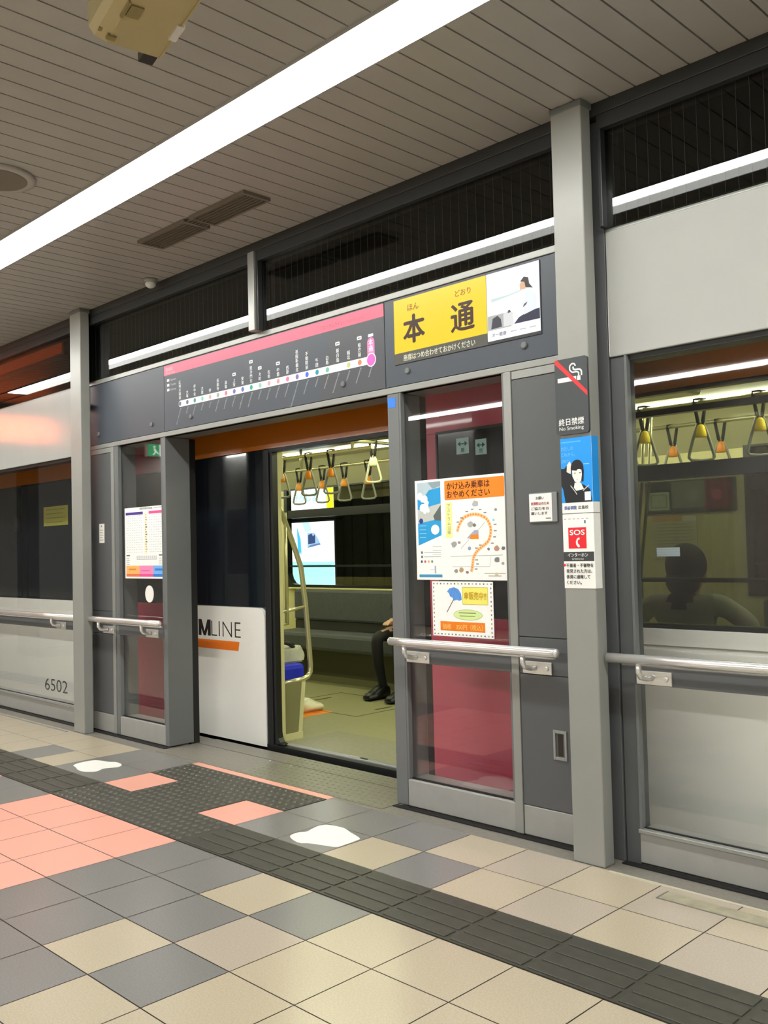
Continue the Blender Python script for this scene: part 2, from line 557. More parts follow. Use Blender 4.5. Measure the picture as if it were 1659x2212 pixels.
# jambs of the doorway
def jamb(x0, x1, y1, label):
    t = thing('door_jamb', label, 'jamb', ((x0 + x1) / 2, .1, 0))
    b = MB(); b.box(x0, x1, .0, y1, .012, ZH0 - .002, b=.003); b.build('post', M_jamb, t)
    b = MB(); b.box(x0 + .003, x1 - .003, y1 - .02, y1 + .05, .0, ZH0 - .003); b.build('rear_seal', M_black, t)
jamb(-5.735, -5.69, .2, 'deep grey jamb at the left side of the doorway')
jamb(-3.485, -3.402, .165, 'grey jamb at the right side of the doorway')

KZ = .148
def fixed_bay(label, gx0, gx1, panel=None, mull=None, depth=.15, hi=2.17, inner=.045):
    """screen bay: glass over and under a middle rail, kick plate, frame; panel = narrow metal panel beside it"""
    xs = [gx0, gx1] + (list(panel) if panel else []) + (list(mull) if mull else [])
    t = thing('platform_screen', label, 'platform screen', ((min(xs) + max(xs)) / 2, .05, 0))
    b = MB(); b.box(gx0, gx1, .0, depth, .012, KZ, b=.004); b.build('kick_plate', M_kick, t)
    b = MB(); b.box(gx0 + .001, gx1 - .001, -.004, .006, .755, .845, b=.002); b.build('middle_rail', M_dark, t)
    b = MB(); b.box(gx0 + .001, gx1 - .001, .03, .036, KZ + .001, hi - .001); b.build('glass_pane', M_glass, t)
    for a in (gx0 - .001, gx1 - .012):
        b = MB(); b.box(a, a + .013, .0, .03, KZ, hi, b=.002); b.build('glazing_bead', M_jamb, t)
    b = MB(); b.box(gx0 + .012, gx1 - .012, .018, .03, KZ, KZ + .008); b.build('gasket', M_black, t)
    if panel:
        x0, x1 = panel
        b = MB(); b.box(x0, x1, .0, .14, .012, KZ, b=.004); b.build('kick_plate', M_kick, t)
        b = MB(); b.box(x0, x1, .0, .012, KZ + .003, .752, b=.002); b.build('lower_panel', M_dark, t)
        b = MB(); b.box(x0, x1, .0, .012, .756, .922, b=.002); b.build('rail_panel', M_dark, t)
        b = MB(); b.box(x0, x1, .0, .012, .926, 2.128, b=.002); b.build('upper_panel', M_dark, t)
        b = MB(); b.box(x0, x1, .012, .14, KZ, 2.17); b.build('panel_box', M_jamb, t)
        b = MB(); b.box(x0, x1, .0, .012, 2.132, 2.17, b=.002); b.build('top_strip', M_rail, t)
    if mull:
        b = MB(); b.box(mull[0], mull[1], -.006, .15, .012, 2.171, b=.003); b.build('mullion', M_rail, t)
    return t
tb = fixed_bay('grey framed glass screen right of the doorway with posters', -3.40, -2.706, (-2.658, -2.298), (-2.704, -2.66))
# pull slot in the lower right panel
b = MB()
b.box(-2.48, -2.468, -.006, .0, .38, .513, b=.0015); b.box(-2.42, -2.408, -.006, .0, .38, .513, b=.0015)
b.box(-2.468, -2.42, -.006, .0, .38, .394, b=.0015); b.box(-2.468, -2.42, -.006, .0, .499, .513, b=.0015)
b.box(-2.457, -2.431, -.0012, -.0002, .398, .495, m=1)
b.build('pull_slot', [M_rail, mat('slot_brown', '#2b2018', rough=.7)], tb)
tb = fixed_bay('grey framed glass screen left of the doorway with the timetable', -6.36, -5.737, (-6.764, -6.45), (-6.447, -6.405))
b = MB(); b.box(-6.403, -6.362, .0, .16, .012, 2.17, b=.003); b.build('frame_post', M_jamb, tb)
b = MB(); b.box(-6.80, -6.767, -.004, .1, .012, 2.17, b=.003); b.build('side_strip', M_rail, tb)

def plain_bay(label, gx0, gx1, jl, jr):
    t = fixed_bay(label, gx0, gx1, depth=.12, hi=2.15)
    b = MB(); b.box(gx0 - .07, gx1 + .07, .0, .02, 2.152, 2.70, b=.004); b.build('white_header', M_white, t)
    b = MB(); b.box(gx0, gx1, .022, .12, 2.13, 2.16); b.build('soffit', M_dark2, t)
    b = MB(); b.box(gx0 - .07, gx1 + .07, .002, .03, 2.70, 2.712); b.build('header_trim', M_rail, t)
    for a, c in (jl, jr):
        b = MB(); b.box(a, c, .01, .09, .0, 2.15, b=.003); b.build('frame_post', M_mull, t)
    b = MB(); b.box(gx0, gx1, -.012, .03, KZ - .012, KZ + .004, b=.002); b.build('sill_strip', M_rail, t)
    return t
plain_bay('wide glass screen with white header right of the column', -2.06, 3.4, (-2.13, -2.062), (3.402, 3.46))
plain_bay('wide glass screen with white header left of the left column', -12.0, -6.9, (-12.07, -12.002), (-6.898, -6.832))

# transoms up to the ceiling: frames with wired glass
def transom(n, x0, x1, wires=True):
    fr = MB()
    fr.box(x0, x1, -.045, .06, 3.14, 3.204, b=.003)
    fr.box(x0, x0 + .02, -.045, .06, 2.712, 3.14, b=.003)
    fr.box(x1 - .012, x1, -.045, .06, 2.712, 3.14, b=.003)
    o = fr.build('window_%d' % n, mat('dark_frame_grey', '#2f3132', rough=.3, metal=.2, mott=.04))
    tag(o, kind='structure')
    b = MB(); b.box(x0 + .02, x1 - .012, .0 - .012, -.008, 2.712, 3.139); b.build('pane', M_wglass, o)
    if wires:
        b = MB()
        x = math.ceil(x0 / .0545) * .0545
        while x < x1 - .02:
            if x > x0 + .025: b.box(x - .0005, x + .0005, -.0105, -.0095, 2.712, 3.139)
            x += .0545
        b.build('wires', M_wire, o)
transom(1, -2.13, 3.4)
transom(2, -4.555, -2.297)
transom(3, -6.80, -4.62)
transom(4, -12.0, -6.835, False)
b = MB(); b.box(-4.619, -4.556, -.06, .1, 2.712, 3.204, b=.004)
tag(b.build('transom_post', M_rail), 'short grey post above the route map sign, between transom windows', 'post')

# handrails
def handrail(label, x0, x1, brackets, cap0, cap1):
    z, y = .868, -.078
    t = thing('handrail', label, 'handrail', ((x0 + x1) / 2, y, .75))
    pts = [(x0, y, z)] + [(x0 + (x1 - x0) * i / 8, y, z) for i in range(1, 8)] + [(x1, y, z)]
    b = MB(); b.tube(pts, .021, 18); b.build('rail', M_steel, t)
    for x, on in ((x0, cap0), (x1, cap1)):
        if on:
            b = MB(); b.ball((x, y, z), .018, .021, .021); b.build('end_cap', M_steel, t)
    b = MB(); b.tube([(x0 + .04, -.03, .838), (x1 - .04, -.03, .838)], .006, 8); b.build('lower_rod', M_steel, t)
    for x in brackets:
        b = MB(); b.box(x - .08, x + .08, -.012, -.004, .758, .815, b=.0015); k = b.build('bracket', M_steel, t)
        b = MB(); b.tube([(x - .03, y, z - .01), (x - .03, y, .815), (x - .028, y + .012, .795), (x - .02, y + .04, .787), (x - .01, -.012, .786)], .0125, 12); b.build('arm', M_steel, k)
        b = MB(); b.tube([(x + .055, -.012, .786), (x + .055, -.02, .786)], [.012, .009], 12); b.build('screw', M_steel, k)
handrail('steel handrail under the posters right of the doorway', -3.425, -2.40, (-3.30, -2.553), True, True)
handrail('steel handrail under the timetable left of the doorway', -6.66, -5.68, (-6.50, -5.88), False, True)
handrail('steel handrail on the wide glass screen right of the column', -2.138, 3.3, (-1.965, -.4, 1.2), False, True)
handrail('steel handrail on the wide glass screen left of the left column', -11.9, -6.832, (-7.28, -8.85, -10.4), True, False)

# ------------------------------------------------------------------ signs, posters, stickers
NAMES = ['広域公園前', '大塚', '伴中央', '大原', '伴', '長楽寺', '高取', '上安', '安東', '毘沙門台', '大町', '古市', '中筋', '西原', '祇園新橋北', '不動院前', '牛田', '白島', '新白島', '城北', '県庁前', '本通']
ROMAN = ['Koiki-koen-mae', 'Ozuka', 'Tomo-chuo', 'Ohara', 'Tomo', 'Chorakuji', 'Takatori', 'Kamiyasu', 'Yasuhigashi', 'Bishamondai', 'Omachi', 'Furuichi', 'Nakasuji', 'Nishihara', 'Gion-shinbashi-kita', 'Fudoin-mae', 'Ushita', 'Hakushima', 'Shin-hakushima', 'Johoku', 'Kencho-mae', 'Hondori']
DOTS = ['6b6e8c', '5b5f78', '2f8a86', '79b8a4', 'b9a39c', '9a9c93', 'd9718a', '6a64a8', '5a6ac0', '169a90', '7ec0a8', 'cf9aa2', 'c08f94', 'dd6f95', '7a5fa8', '3a5fe0', '138f9a', '66b0a0', None, 'b9b878', 'f2744f', 'ee5fc0']
P = Print(-.0003)
P.rect(-5.688, 2.599, -3.497, 2.668, '#f2607c')
P.poly([(-3.92, 2.597), (-3.495, 2.597), (-3.495, 2.21), (-4.045, 2.21)], '#474a4f')
P.text('アストラムライン', -4.012, 2.615, .031, '#8e4152', fit=.19)
P.text('Astram Line', -3.79, 2.618, .026, '#b05065', fit=.14)
P.text('路線図', -5.665, 2.628, .03, '#f8b0bd'); P.text('Route map', -5.665, 2.608, .019, '#f8b0bd', fit=.115)
for i, (a, c) in enumerate((('駅', 'Station'), ('乗換', 'Transfer'), ('JR', 'Railway'))):
    z = 2.553 - i * .034
    P.rect(-5.65, z, -5.62, z + .018, '#d5d8dc'); P.text(c, -5.605, z + .002, .02, '#b9bdc4', fit=.07)
P.rrect(-5.505, 2.357, -3.60, 2.4, .02, '#f4f6f7')
X0, XD = -5.488, .08990
for i, (n, r, d) in enumerate(zip(NAMES, ROMAN, DOTS)):
    x = X0 + i * XD
    if d and i < 21: P.disc(x, 2.379, .0155, '#' + d)
    if i < 21:
        P.text(n, x, 2.412 + .0265 * (len(n) - 1), .0265, '#e9ecef', .012, vert=True)
    P.text(r, x + .004, 2.35, .0165, '#aeb3ba', rot=math.radians(-117), align='l', fit=.0078 * len(r) + .012)
    if i in (7, 9, 10, 12, 18, 20):
        zz = 2.425 + .0265 * len(n)
        P.rrect(x - .018, zz, x + .018, zz + .02, .004, '#f2f4f5'); P.rect(x - .012, zz + .007, x + .012, zz + .012, '#474a4f')
P.rrect(-3.628, 2.38, -3.572, 2.503, .027, '#f07ab8')
P.disc(-3.600, 2.379, .038, '#f7f7f7'); P.disc(-3.600, 2.379, .032, '#ee5fc0')
P.text('本通', -3.600, 2.463, .036, '#fdeaf4', .015, vert=True)
P.rrect(-3.62, 2.506, -3.58, 2.522, .004, '#f2f4f5')
P.build('printed_map', t_map)

b = MB(); b.box(-3.418, -2.474, -.004, .0, 2.318, 2.663, b=.0008); b.build('screen_frame', M_dark2, t_nam)
P = Print(-.0042, emit=SCREEN)
P.rect(-3.416, 2.377, -2.79, 2.661, '#ffd800')
P.rect(-3.416, 2.32, -2.79, 2.377, '#5c5a50')
P.text('ほん', -3.2755, 2.59, .042, '#a0521c', .02, align='c', fit=.078)
P.text('どおり', -2.937, 2.597, .036, '#a0521c', .02, align='c', fit=.1)
P.text('本', -3.273, 2.432, .158, '#3d1d1a', .034, align='c')
P.text('通', -2.943, 2.43, .158, '#3d1d1a', .028, align='c')
P.text('座席はつめ合わせておかけください', -3.109, 2.334, .036, '#f3efd2', .012, align='c', fit=.485)
# advert: woman in a white shirt seated sideways
P.rect(-2.788, 2.333, -2.478, 2.661, '#fbfdfd')
P.poly([(-2.76, 2.52), (-2.66, 2.53), (-2.58, 2.54), (-2.58, 2.545), (-2.66, 2.537), (-2.76, 2.535)], '#cfe3dc')
P.rect(-2.785, 2.385, -2.645, 2.455, '#b9bab6')
P.poly([(-2.765, 2.39), (-2.70, 2.393), (-2.705, 2.43), (-2.725, 2.45), (-2.755, 2.44)], '#43454f')
P.poly([(-2.69, 2.39), (-2.63, 2.39), (-2.635, 2.45), (-2.66, 2.463), (-2.69, 2.45)], '#e6e6e6')
P.poly([(-2.665, 2.45), (-2.645, 2.452), (-2.65, 2.463), (-2.66, 2.463)], '#4a4b52')
P.poly([(-2.628, 2.392), (-2.48, 2.391), (-2.48, 2.44), (-2.54, 2.438), (-2.60, 2.418)], '#2e3148')
P.poly([(-2.57, 2.425), (-2.50, 2.44), (-2.495, 2.50), (-2.52, 2.535), (-2.555, 2.54), (-2.575, 2.49)], '#eef3f6')
P.poly([(-2.575, 2.46), (-2.555, 2.47), (-2.548, 2.482), (-2.568, 2.475)], '#5a5c66')
P.poly([(-2.587, 2.545), (-2.557, 2.545), (-2.55, 2.57), (-2.575, 2.592), (-2.59, 2.57)], '#e4b491')
P.poly([(-2.586, 2.585), (-2.565, 2.603), (-2.54, 2.595), (-2.535, 2.565), (-2.515, 2.54), (-2.53, 2.545), (-2.556, 2.55), (-2.562, 2.578)], '#33282a')
P.text('オー健康', -2.76, 2.352, .02, '#6b6f7e', .01, fit=.085)
for k in range(3): P.rect(-2.65 + k * .055, 2.358, -2.615 + k * .055, 2.362, '#b8bcc2'); 
P.build('screen', t_nam)

# poster with the loop line map, right screen
def sheet(name, label, cat, x0, x1, z0, z1, y=-.0, thick=.003, col='#fafaf7', r=.0):
    t = thing(name, label, cat, ((x0 + x1) / 2, y, z0))
    b = MB(); b.box(x0, x1, y, y + thick, z0, z1, b=min(.002, thick / 3)); b.build('sheet', ink(col), t)
    return t
YG = .0268     # posters lie on the outside of the glass at y = .03
t = sheet('route_poster', 'white poster with an orange heading and a looping orange rail map', 'poster', -3.325, -2.722, 1.183, 1.698, YG)
P = Print(YG)
P.rect(-3.308, 1.36, -3.147, 1.685, '#1d9fe0')
P.poly([(-3.308, 1.685), (-3.147, 1.687), (-3.147, 1.655), (-3.225, 1.645), (-3.262, 1.61), (-3.308, 1.6)], '#b9cdd6')
P.poly([(-3.235, 1.685), (-3.147, 1.685), (-3.147, 1.662), (-3.2, 1.65)], '#8fa3ad')
P.poly([(-3.308, 1.545), (-3.147, 1.573), (-3.147, 1.485), (-3.19, 1.49), (-3.308, 1.475)], '#c3c9c4')
P.poly([(-3.2, 1.51), (-3.147, 1.565), (-3.147, 1.485), (-3.19, 1.487)], '#5b6664')
P.disc(-3.285, 1.487, .014, '#1c3f88')
P.poly([(-3.308, 1.36), (-3.147, 1.41), (-3.147, 1.36)], '#f4f8fa')
for (a, c, d) in ((-3.302, 1.615, 0), (-3.268, 1.6, 1), (-3.285, 1.555, 0), (-3.262, 1.56, 1)):
    P.disc(a + .012, c, .02, '#f2fafd'); P.disc(a + .028, c - .02, .012, '#f2fafd')
P.disc(-3.189, 1.44, .0285, '#f3fbf8', rv=.0255)
for k in range(4): P.rect(-3.297, 1.46 - k * .02, -3.25 - .004 * (k % 2), 1.464 - k * .02, '#8fd4f3')
for k in range(3): P.rect(-3.21, 1.352 - .02 * k, -3.15, 1.355 - .02 * k, '#b9c3c9')
for k in range(2): P.rect(-3.292, 1.318 - .022 * k, -3.278, 1.33 - .022 * k, '#6c7680'); P.rect(-3.27, 1.322 - .022 * k, -3.155, 1.325 - .022 * k, '#9aa4ab')
for k, c in enumerate(('3c5a78', 'c76a86', 'e7b06a', '6b8f86')): P.disc(-3.288 + k * .024, 1.277, .007, '#' + c)
P.rect(-3.2, 1.215, -3.19, 1.255, '#a9b6c4'); P.rect(-3.23, 1.235, -3.195, 1.238, '#c3cbd0')
P.rect(-3.307, 1.196, -3.148, 1.211, '#3f97c8')
P.rrect(-3.12, 1.586, -2.739, 1.685, .008, '#ff8a12')
P.text('かけ込み乗車は', -3.104, 1.641, .0405, '#4a1606', .014, fit=.276)
P.text('おやめください', -3.104, 1.599, .0405, '#4a1606', .014, fit=.276)
P.rect(-3.117, 1.394, -3.072, 1.574, '#f2f3a4')
P.text('アストラム沿線', -3.0945, 1.55, .0225, '#8d8a5c', 0, vert=True)
loop = [(-3.04, 1.425), (-3.037, 1.44), (-3.02, 1.47), (-2.994, 1.495), (-2.96, 1.506), (-2.927, 1.508), (-2.893, 1.503), (-2.857, 1.487), (-2.838, 1.465), (-2.827, 1.435), (-2.83, 1.405), (-2.843, 1.375), (-2.868, 1.356), (-2.888, 1.346), (-2.912, 1.33), (-2.93, 1.313), (-2.942, 1.29), (-2.947, 1.265), (-2.952, 1.24), (-2.958, 1.225)]
P.line(loop, .018, '#ffcf9a')
for a, c in zip(loop, loop[1:]):
    for q in (.1, .6):
        x, z = a[0] + (c[0] - a[0]) * q, a[1] + (c[1] - a[1]) * q
        x2, z2 = a[0] + (c[0] - a[0]) * (q + .3), a[1] + (c[1] - a[1]) * (q + .3)
        P.line([(x, z), (x2, z2)], .009, '#f2903c')
P.poly([(-2.98, 1.39), (-2.905, 1.385), (-2.905, 1.43), (-2.93, 1.43), (-2.96, 1.408)], '#a9b0c4')
P.poly([(-2.958, 1.386), (-2.905, 1.386), (-2.905, 1.408), (-2.955, 1.408)], '#f28a1c')
P.line([(-3.02, 1.34), (-2.965, 1.385)], .0018, '#8a8f92'); P.line([(-2.905, 1.43), (-2.862, 1.468)], .0018, '#8a8f92')
P.line([(-3.09, 1.302), (-2.76, 1.305)], .002, '#9a9c9e'); P.line([(-3.08, 1.25), (-2.84, 1.25), (-2.83, 1.3)], .0018, '#b0b2b4')
rr = random.Random(3)
for x, z, s_, c in ((-2.92, 1.56, .022, 'b4b6b6'), (-2.955, 1.46, .02, 'b2b4b3'), (-2.93, 1.455, .012, '7a7c7a'), (-3.065, 1.362, .02, 'a3a6a4'), (-3.03, 1.37, .011, '9b9d9c'), (-2.795, 1.337, .018, 'b98f80'), (-2.755, 1.338, .013, '6e6e70'), (-2.795, 1.282, .019, '7d8083'), (-2.76, 1.265, .01, '9fa3a6'), (-3.055, 1.228, .014, '93959a'), (-3.02, 1.233, .016, 'bb9f7f'), (-2.982, 1.222, .01, '8d6f86'), (-2.965, 1.34, .012, '8fa5c8'), (-2.845, 1.335, .01, '6a7c9a'), (-2.795, 1.525, .01, '8d9094'), (-2.81, 1.475, .008, '8ec7e0'), (-2.71 - .09, 1.212, .012, 'd8ccb2')):
    P.poly([(x + s_ * (.75 + .35 * rr.random()) * math.cos(a), z + s_ * .8 * (.75 + .35 * rr.random()) * math.sin(a)) for a in [k * math.pi / 4.5 for k in range(9)]], '#' + c)
for x, z in ((-3.045, 1.47), (-3.02, 1.49), (-2.985, 1.52), (-2.95, 1.53), (-2.9, 1.527), (-2.87, 1.51), (-2.81, 1.45), (-2.81, 1.42), (-2.815, 1.39), (-2.83, 1.36), (-2.905, 1.352), (-2.93, 1.338), (-2.93, 1.28), (-2.925, 1.26), (-2.935, 1.235)):
    P.rect(x, z, x + .018, z + .006, '#8c8f93')
P.rect(-2.875, 1.214, -2.745, 1.219, '#c9c2ae'); P.rect(-2.85, 1.203, -2.77, 1.206, '#8f8c85')
P.build('print', t)

t = sheet('umbrella_poster', 'small white poster with a blue umbrella and orange price bar', 'poster', -3.222, -2.826, .90, 1.176, YG)
P = Print(YG)
for k in range(17):
    c = ('7a7f86', '9c8f7a', '5f6a72', 'a8b29a')[k % 4]
    P.rect(-3.213 + k * .0233, 1.161, -3.204 + k * .0233, 1.168, '#' + c); P.rect(-3.213 + k * .0233, .907, -3.204 + k * .0233, .914, '#' + c)
for k in range(11):
    c = ('8a8580', '6f7a76', 'b6a68a')[k % 3]
    P.rect(-3.214, .925 + k * .0215, -3.207, .934 + k * .0215, '#' + c); P.rect(-2.842, .925 + k * .0215, -2.835, .934 + k * .0215, '#' + c)
P.poly([(-3.12, 1.125), (-3.105, 1.14), (-3.075, 1.147), (-3.045, 1.138), (-3.028, 1.115), (-3.024, 1.085), (-3.04, 1.08), (-3.055, 1.084), (-3.075, 1.08), (-3.085, 1.095), (-3.1, 1.1), (-3.108, 1.117)], '#5b9ae8')
P.line([(-3.07, 1.147), (-3.03, 1.083)], .002, '#3f7ed0'); P.line([(-3.07, 1.147), (-3.078, 1.08)], .002, '#3f7ed0'); P.line([(-3.08, 1.147), (-3.1, 1.1)], .002, '#3f7ed0')
P.line([(-3.078, 1.085), (-3.125, 1.02)], .004, '#4a4a4a')
P.rect(-3.02, 1.062, -2.857, 1.149, '#c9b94a'); P.rect(-3.017, 1.065, -2.86, 1.146, '#f5ec72')
P.text('傘販売中!!', -2.9385, 1.09, .042, '#d2a11a', .012, align='c', fit=.14)
P.disc(-2.987, 1.011, .093, '#9aa76a', rv=.0265, n=32); P.disc(-2.987, 1.011, .091, '#d9efa0', rv=.0245, n=32)
P.rect(-3.045, 1.018, -2.935, 1.023, '#8d9a62'); P.rect(-3.04, 1.003, -2.94, 1.007, '#8d9a62')
P.rect(-3.17, .928, -2.88, .975, '#f58410')
P.text('価格　350円（税込）', -3.025, .938, .03, '#ffd07a', .01, align='c', fit=.26)
P.build('print', t)

# timetable on the left screen
t = sheet('timetable_poster', 'white timetable poster with purple and pink bars on the left screen', 'poster', -6.306, -5.738, 1.174, 1.696, YG)
P = Print(YG)
P.rect(-6.29, 1.642, -6.045, 1.662, '#4c3796'); P.rect(-5.965, 1.642, -5.742, 1.662, '#ef4f96')
P.rect(-6.09, 1.677, -5.915, 1.69, '#7f8f8a'); P.text('本通駅 時刻表', -6.085, 1.679, .0105, '#eef5f0', fit=.165); P.rect(-5.895, 1.682, -5.77, 1.686, '#8b8e93')
P.rect(-6.033, 1.35, -5.985, 1.655, '#fbf3df')
for k in range(16):
    z = 1.632 - k * .0178
    P.rect(-6.012, z, -6.0 + .006 * (k % 3), z + .009, '#6b5a52' if 3 < k < 13 else '#b9aa90')
    for q in range(9):
        wq = .016 if (k * 7 + q * 5) % 4 else .008
        P.rect(-6.28 + q * .026, z, -6.28 + q * .026 + wq, z + .0045, '#c9ccd6'); P.rect(-5.96 + q * .0235, z, -5.96 + q * .0235 + wq, z + .0045, '#c9ccd6')
for x0, x1 in ((-6.285, -6.235), (-5.835, -5.785)):
    P.rect(x0, 1.338, x1, 1.348, '#6d7078')
    for k in range(4): P.rect(x0, 1.318 - k * .014, x1 - .012 + .01 * (k % 2), 1.322 - k * .014, '#a9adb5')
for k in range(11): P.rect(-6.14 + k * .026, 1.318, -6.122 + k * .026, 1.34, '#d0d3d8')
P.rect(-6.14, 1.312, -5.86, 1.315, '#8f939a')
for x0, x1, c, d in ((-6.29, -6.103, 'f8bb6a', 'e87a52'), (-6.103, -5.913, 'f58fbf', 'ee5599'), (-5.913, -5.742, '7ab8f4', '2f7fdc')):
    P.rect(x0, 1.207, x1, 1.268, '#' + c); P.rect(x0, 1.187, x1, 1.207, '#' + d)
P.rect(-6.25, 1.235, -6.15, 1.246, '#d9863a'); P.rect(-5.89, 1.232, -5.79, 1.247, '#2f7fe0'); P.poly([(-5.79, 1.208), (-5.742, 1.208), (-5.742, 1.235)], '#c9cf5a'); P.rect(-6.08, 1.228, -5.96, 1.234, '#d860a0')
P.build('print', t)
b = MB(); b.prism([(-5.9715 + .057 * math.cos(k * math.pi / 16), 1.063 + .061 * math.sin(k * math.pi / 16)) for k in range(32)], 'y', .0268, .0298)
tag(b.build('round_sticker', M_patch), 'plain white round sticker on the glass under the timetable', 'sticker')

# small notices
t = thing('notice_holder', 'small white notice in a clear holder on the panel by the column', 'notice', (-2.5, -.006, 1.455))
b = MB(); b.box(-2.57, -2.418, -.008, .0, 1.452, 1.588, b=.002); b.build('holder', mat('clear_plastic', '#8e9092', rough=.15), t)
P = Print(-.0083); P.rect(-2.57, 1.457, -2.445, 1.584, '#f6f6f4')
P.text('お願い', -2.51, 1.558, .016, '#6a6a6a', .01, align='c'); P.text('危険防止のため', -2.51, 1.533, .0155, '#c0392b', .01, align='c', fit=.1)
P.text('ご協力をお', -2.51, 1.51, .0155, '#5a5a5a', .01, align='c', fit=.1); P.text('願いします', -2.515, 1.488, .0155, '#5a5a5a', .01, align='c', fit=.09); P.rect(-2.48, 1.467, -2.452, 1.472, '#777777'); P.build('notice', t)
t = thing('wall_notice', 'small white notice on the narrow panel left of the timetable', 'notice', (-6.60, 0, 1.45))
b = MB(); b.box(-6.64, -6.565, -.003, .0, 1.445, 1.592); b.build('sheet', ink('#f1f0ea'), t)
P = Print(-.0031); P.disc(-6.602, 1.573, .008, '#8b8b86')
for k in range(5): P.rect(-6.63, 1.54 - k * .019, -6.575 - .008 * (k % 2), 1.545 - k * .019, '#a8a7a0')
P.build('print', t)
b = MB(); b.box(-3.481, -3.425, -.0012, .0, 2.098, 2.15); o = b.build('blue_tag', ink('#2f7ff0')); tag(o, 'small blue tag at the top of the right door jamb', 'sticker')

# column boards
YC = -.1332
t = thing('no_smoking_sign', 'dark no smoking board with a red slash high on the column', 'sign', (-2.232, YC, 1.82))
b = MB()
pts = []
for cx_, cz_, a in ((-2.163, 1.833, -90), (-2.163, 2.135, 0), (-2.301, 2.135, 90), (-2.301, 1.833, 180)):
    for k in range(5):
        q = math.radians(a + k * 22.5); pts.append((cx_ + .013 * math.cos(q), cz_ + .013 * math.sin(q)))
b.prism(pts, 'y', YC - .012, YC); b.build('board', mat('board_charcoal', '#43474a', rough=.4), t)
P = Print(YC - .0122)
P.rect(-2.299, 2.047, -2.205, 2.066, '#f4f5f3'); P.rect(-2.2, 2.047, -2.184, 2.066, '#f4f5f3')
P.line([(-2.178, 2.066), (-2.178, 2.085), (-2.186, 2.093), (-2.212, 2.094), (-2.22, 2.1), (-2.218, 2.108)], .0075, '#e8eae8')
P.line([(-2.192, 2.066), (-2.192, 2.08), (-2.2, 2.084), (-2.225, 2.085), (-2.236, 2.096), (-2.236, 2.112), (-2.226, 2.122), (-2.212, 2.12), (-2.207, 2.11)], .0065, '#e8eae8')
P.poly([(-2.312, 2.147), (-2.3, 2.147), (-2.152, 1.997), (-2.152, 1.976), (-2.312, 2.132)], '#e8353a')
P.text('終日禁煙', -2.2365, 1.862, .0325, '#f1f3f2', .02, align='c', fit=.126)
P.text('No Smoking', -2.2365, 1.839, .022, '#e3e6e5', .008, align='c', fit=.122); P.build('print', t)

t = thing('school_poster', 'blue poster of a girl in a dark sailor uniform on the column', 'poster', (-2.22, YC, 1.47))
b = MB(); b.box(-2.3035, -2.1487, YC - .0015, YC, 1.482, 1.806); b.box(-2.1499, -2.1487, YC, YC + .05, 1.482, 1.806); b.build('sheet', ink('#f7f7f4'), t)
P = Print(YC - .0016)
P.rect(-2.3035, 1.527, -2.1487, 1.806, '#1798f2')
P.text('わたしの', -2.3, 1.754, .02, '#7cc8fa', 0, fit=.06); P.text('これから、', -2.3, 1.728, .018, '#7cc8fa', 0, fit=.07); P.text('決めた。', -2.3, 1.70, .018, '#7cc8fa', 0, fit=.045)
P.rect(-2.3, 1.785, -2.2, 1.791, '#4db4f7'); P.rect(-2.19, 1.687, -2.162, 1.69, '#a9dcfb')
P.poly([(-2.3035, 1.675), (-2.286, 1.675), (-2.27, 1.69), (-2.262, 1.672), (-2.245, 1.62), (-2.19, 1.60), (-2.16, 1.58), (-2.152, 1.527), (-2.285, 1.527), (-2.295, 1.585), (-2.3035, 1.6)], '#171a21')
P.poly([(-2.275, 1.66), (-2.255, 1.65), (-2.25, 1.69), (-2.258, 1.705), (-2.272, 1.69)], '#f5e3da')
P.disc(-2.222, 1.672, .032, '#171518', rv=.038)
P.poly([(-2.252, 1.62), (-2.192, 1.615), (-2.188, 1.665), (-2.25, 1.67)], '#171518')
P.poly([(-2.247, 1.67), (-2.246, 1.64), (-2.235, 1.617), (-2.217, 1.607), (-2.203, 1.618), (-2.198, 1.645), (-2.2, 1.668)], '#fdf1ea')
P.poly([(-2.25, 1.69), (-2.196, 1.685), (-2.198, 1.663), (-2.213, 1.672), (-2.225, 1.662), (-2.247, 1.665)], '#171518')
for x in (-2.237, -2.212): P.rect(x, 1.651, x + .009, 1.654, '#2b2b2b')
P.rect(-2.226, 1.624, -2.218, 1.626, '#d98880')
P.poly([(-2.235, 1.612), (-2.205, 1.61), (-2.19, 1.582), (-2.228, 1.576), (-2.24, 1.59)], '#fdf1ea')
P.line([(-2.256, 1.6), (-2.235, 1.575), (-2.225, 1.56)], .004, '#c9ced6'); P.line([(-2.195, 1.575), (-2.175, 1.59), (-2.165, 1.597)], .004, '#c9ced6')
P.rect(-2.188, 1.533, -2.158, 1.57, '#e9f3fa')
P.text('四谷学院', -2.291, 1.498, .018, '#3d63b8', .02, fit=.06); P.text('広島校', -2.222, 1.499, .016, '#4a4c50', .012, fit=.05); P.build('print', t)
P = Print(-2.1486, 'side'); P.rect(YC, 1.527, YC + .05, 1.806, '#1798f2'); P.build('wrapped_edge', t)

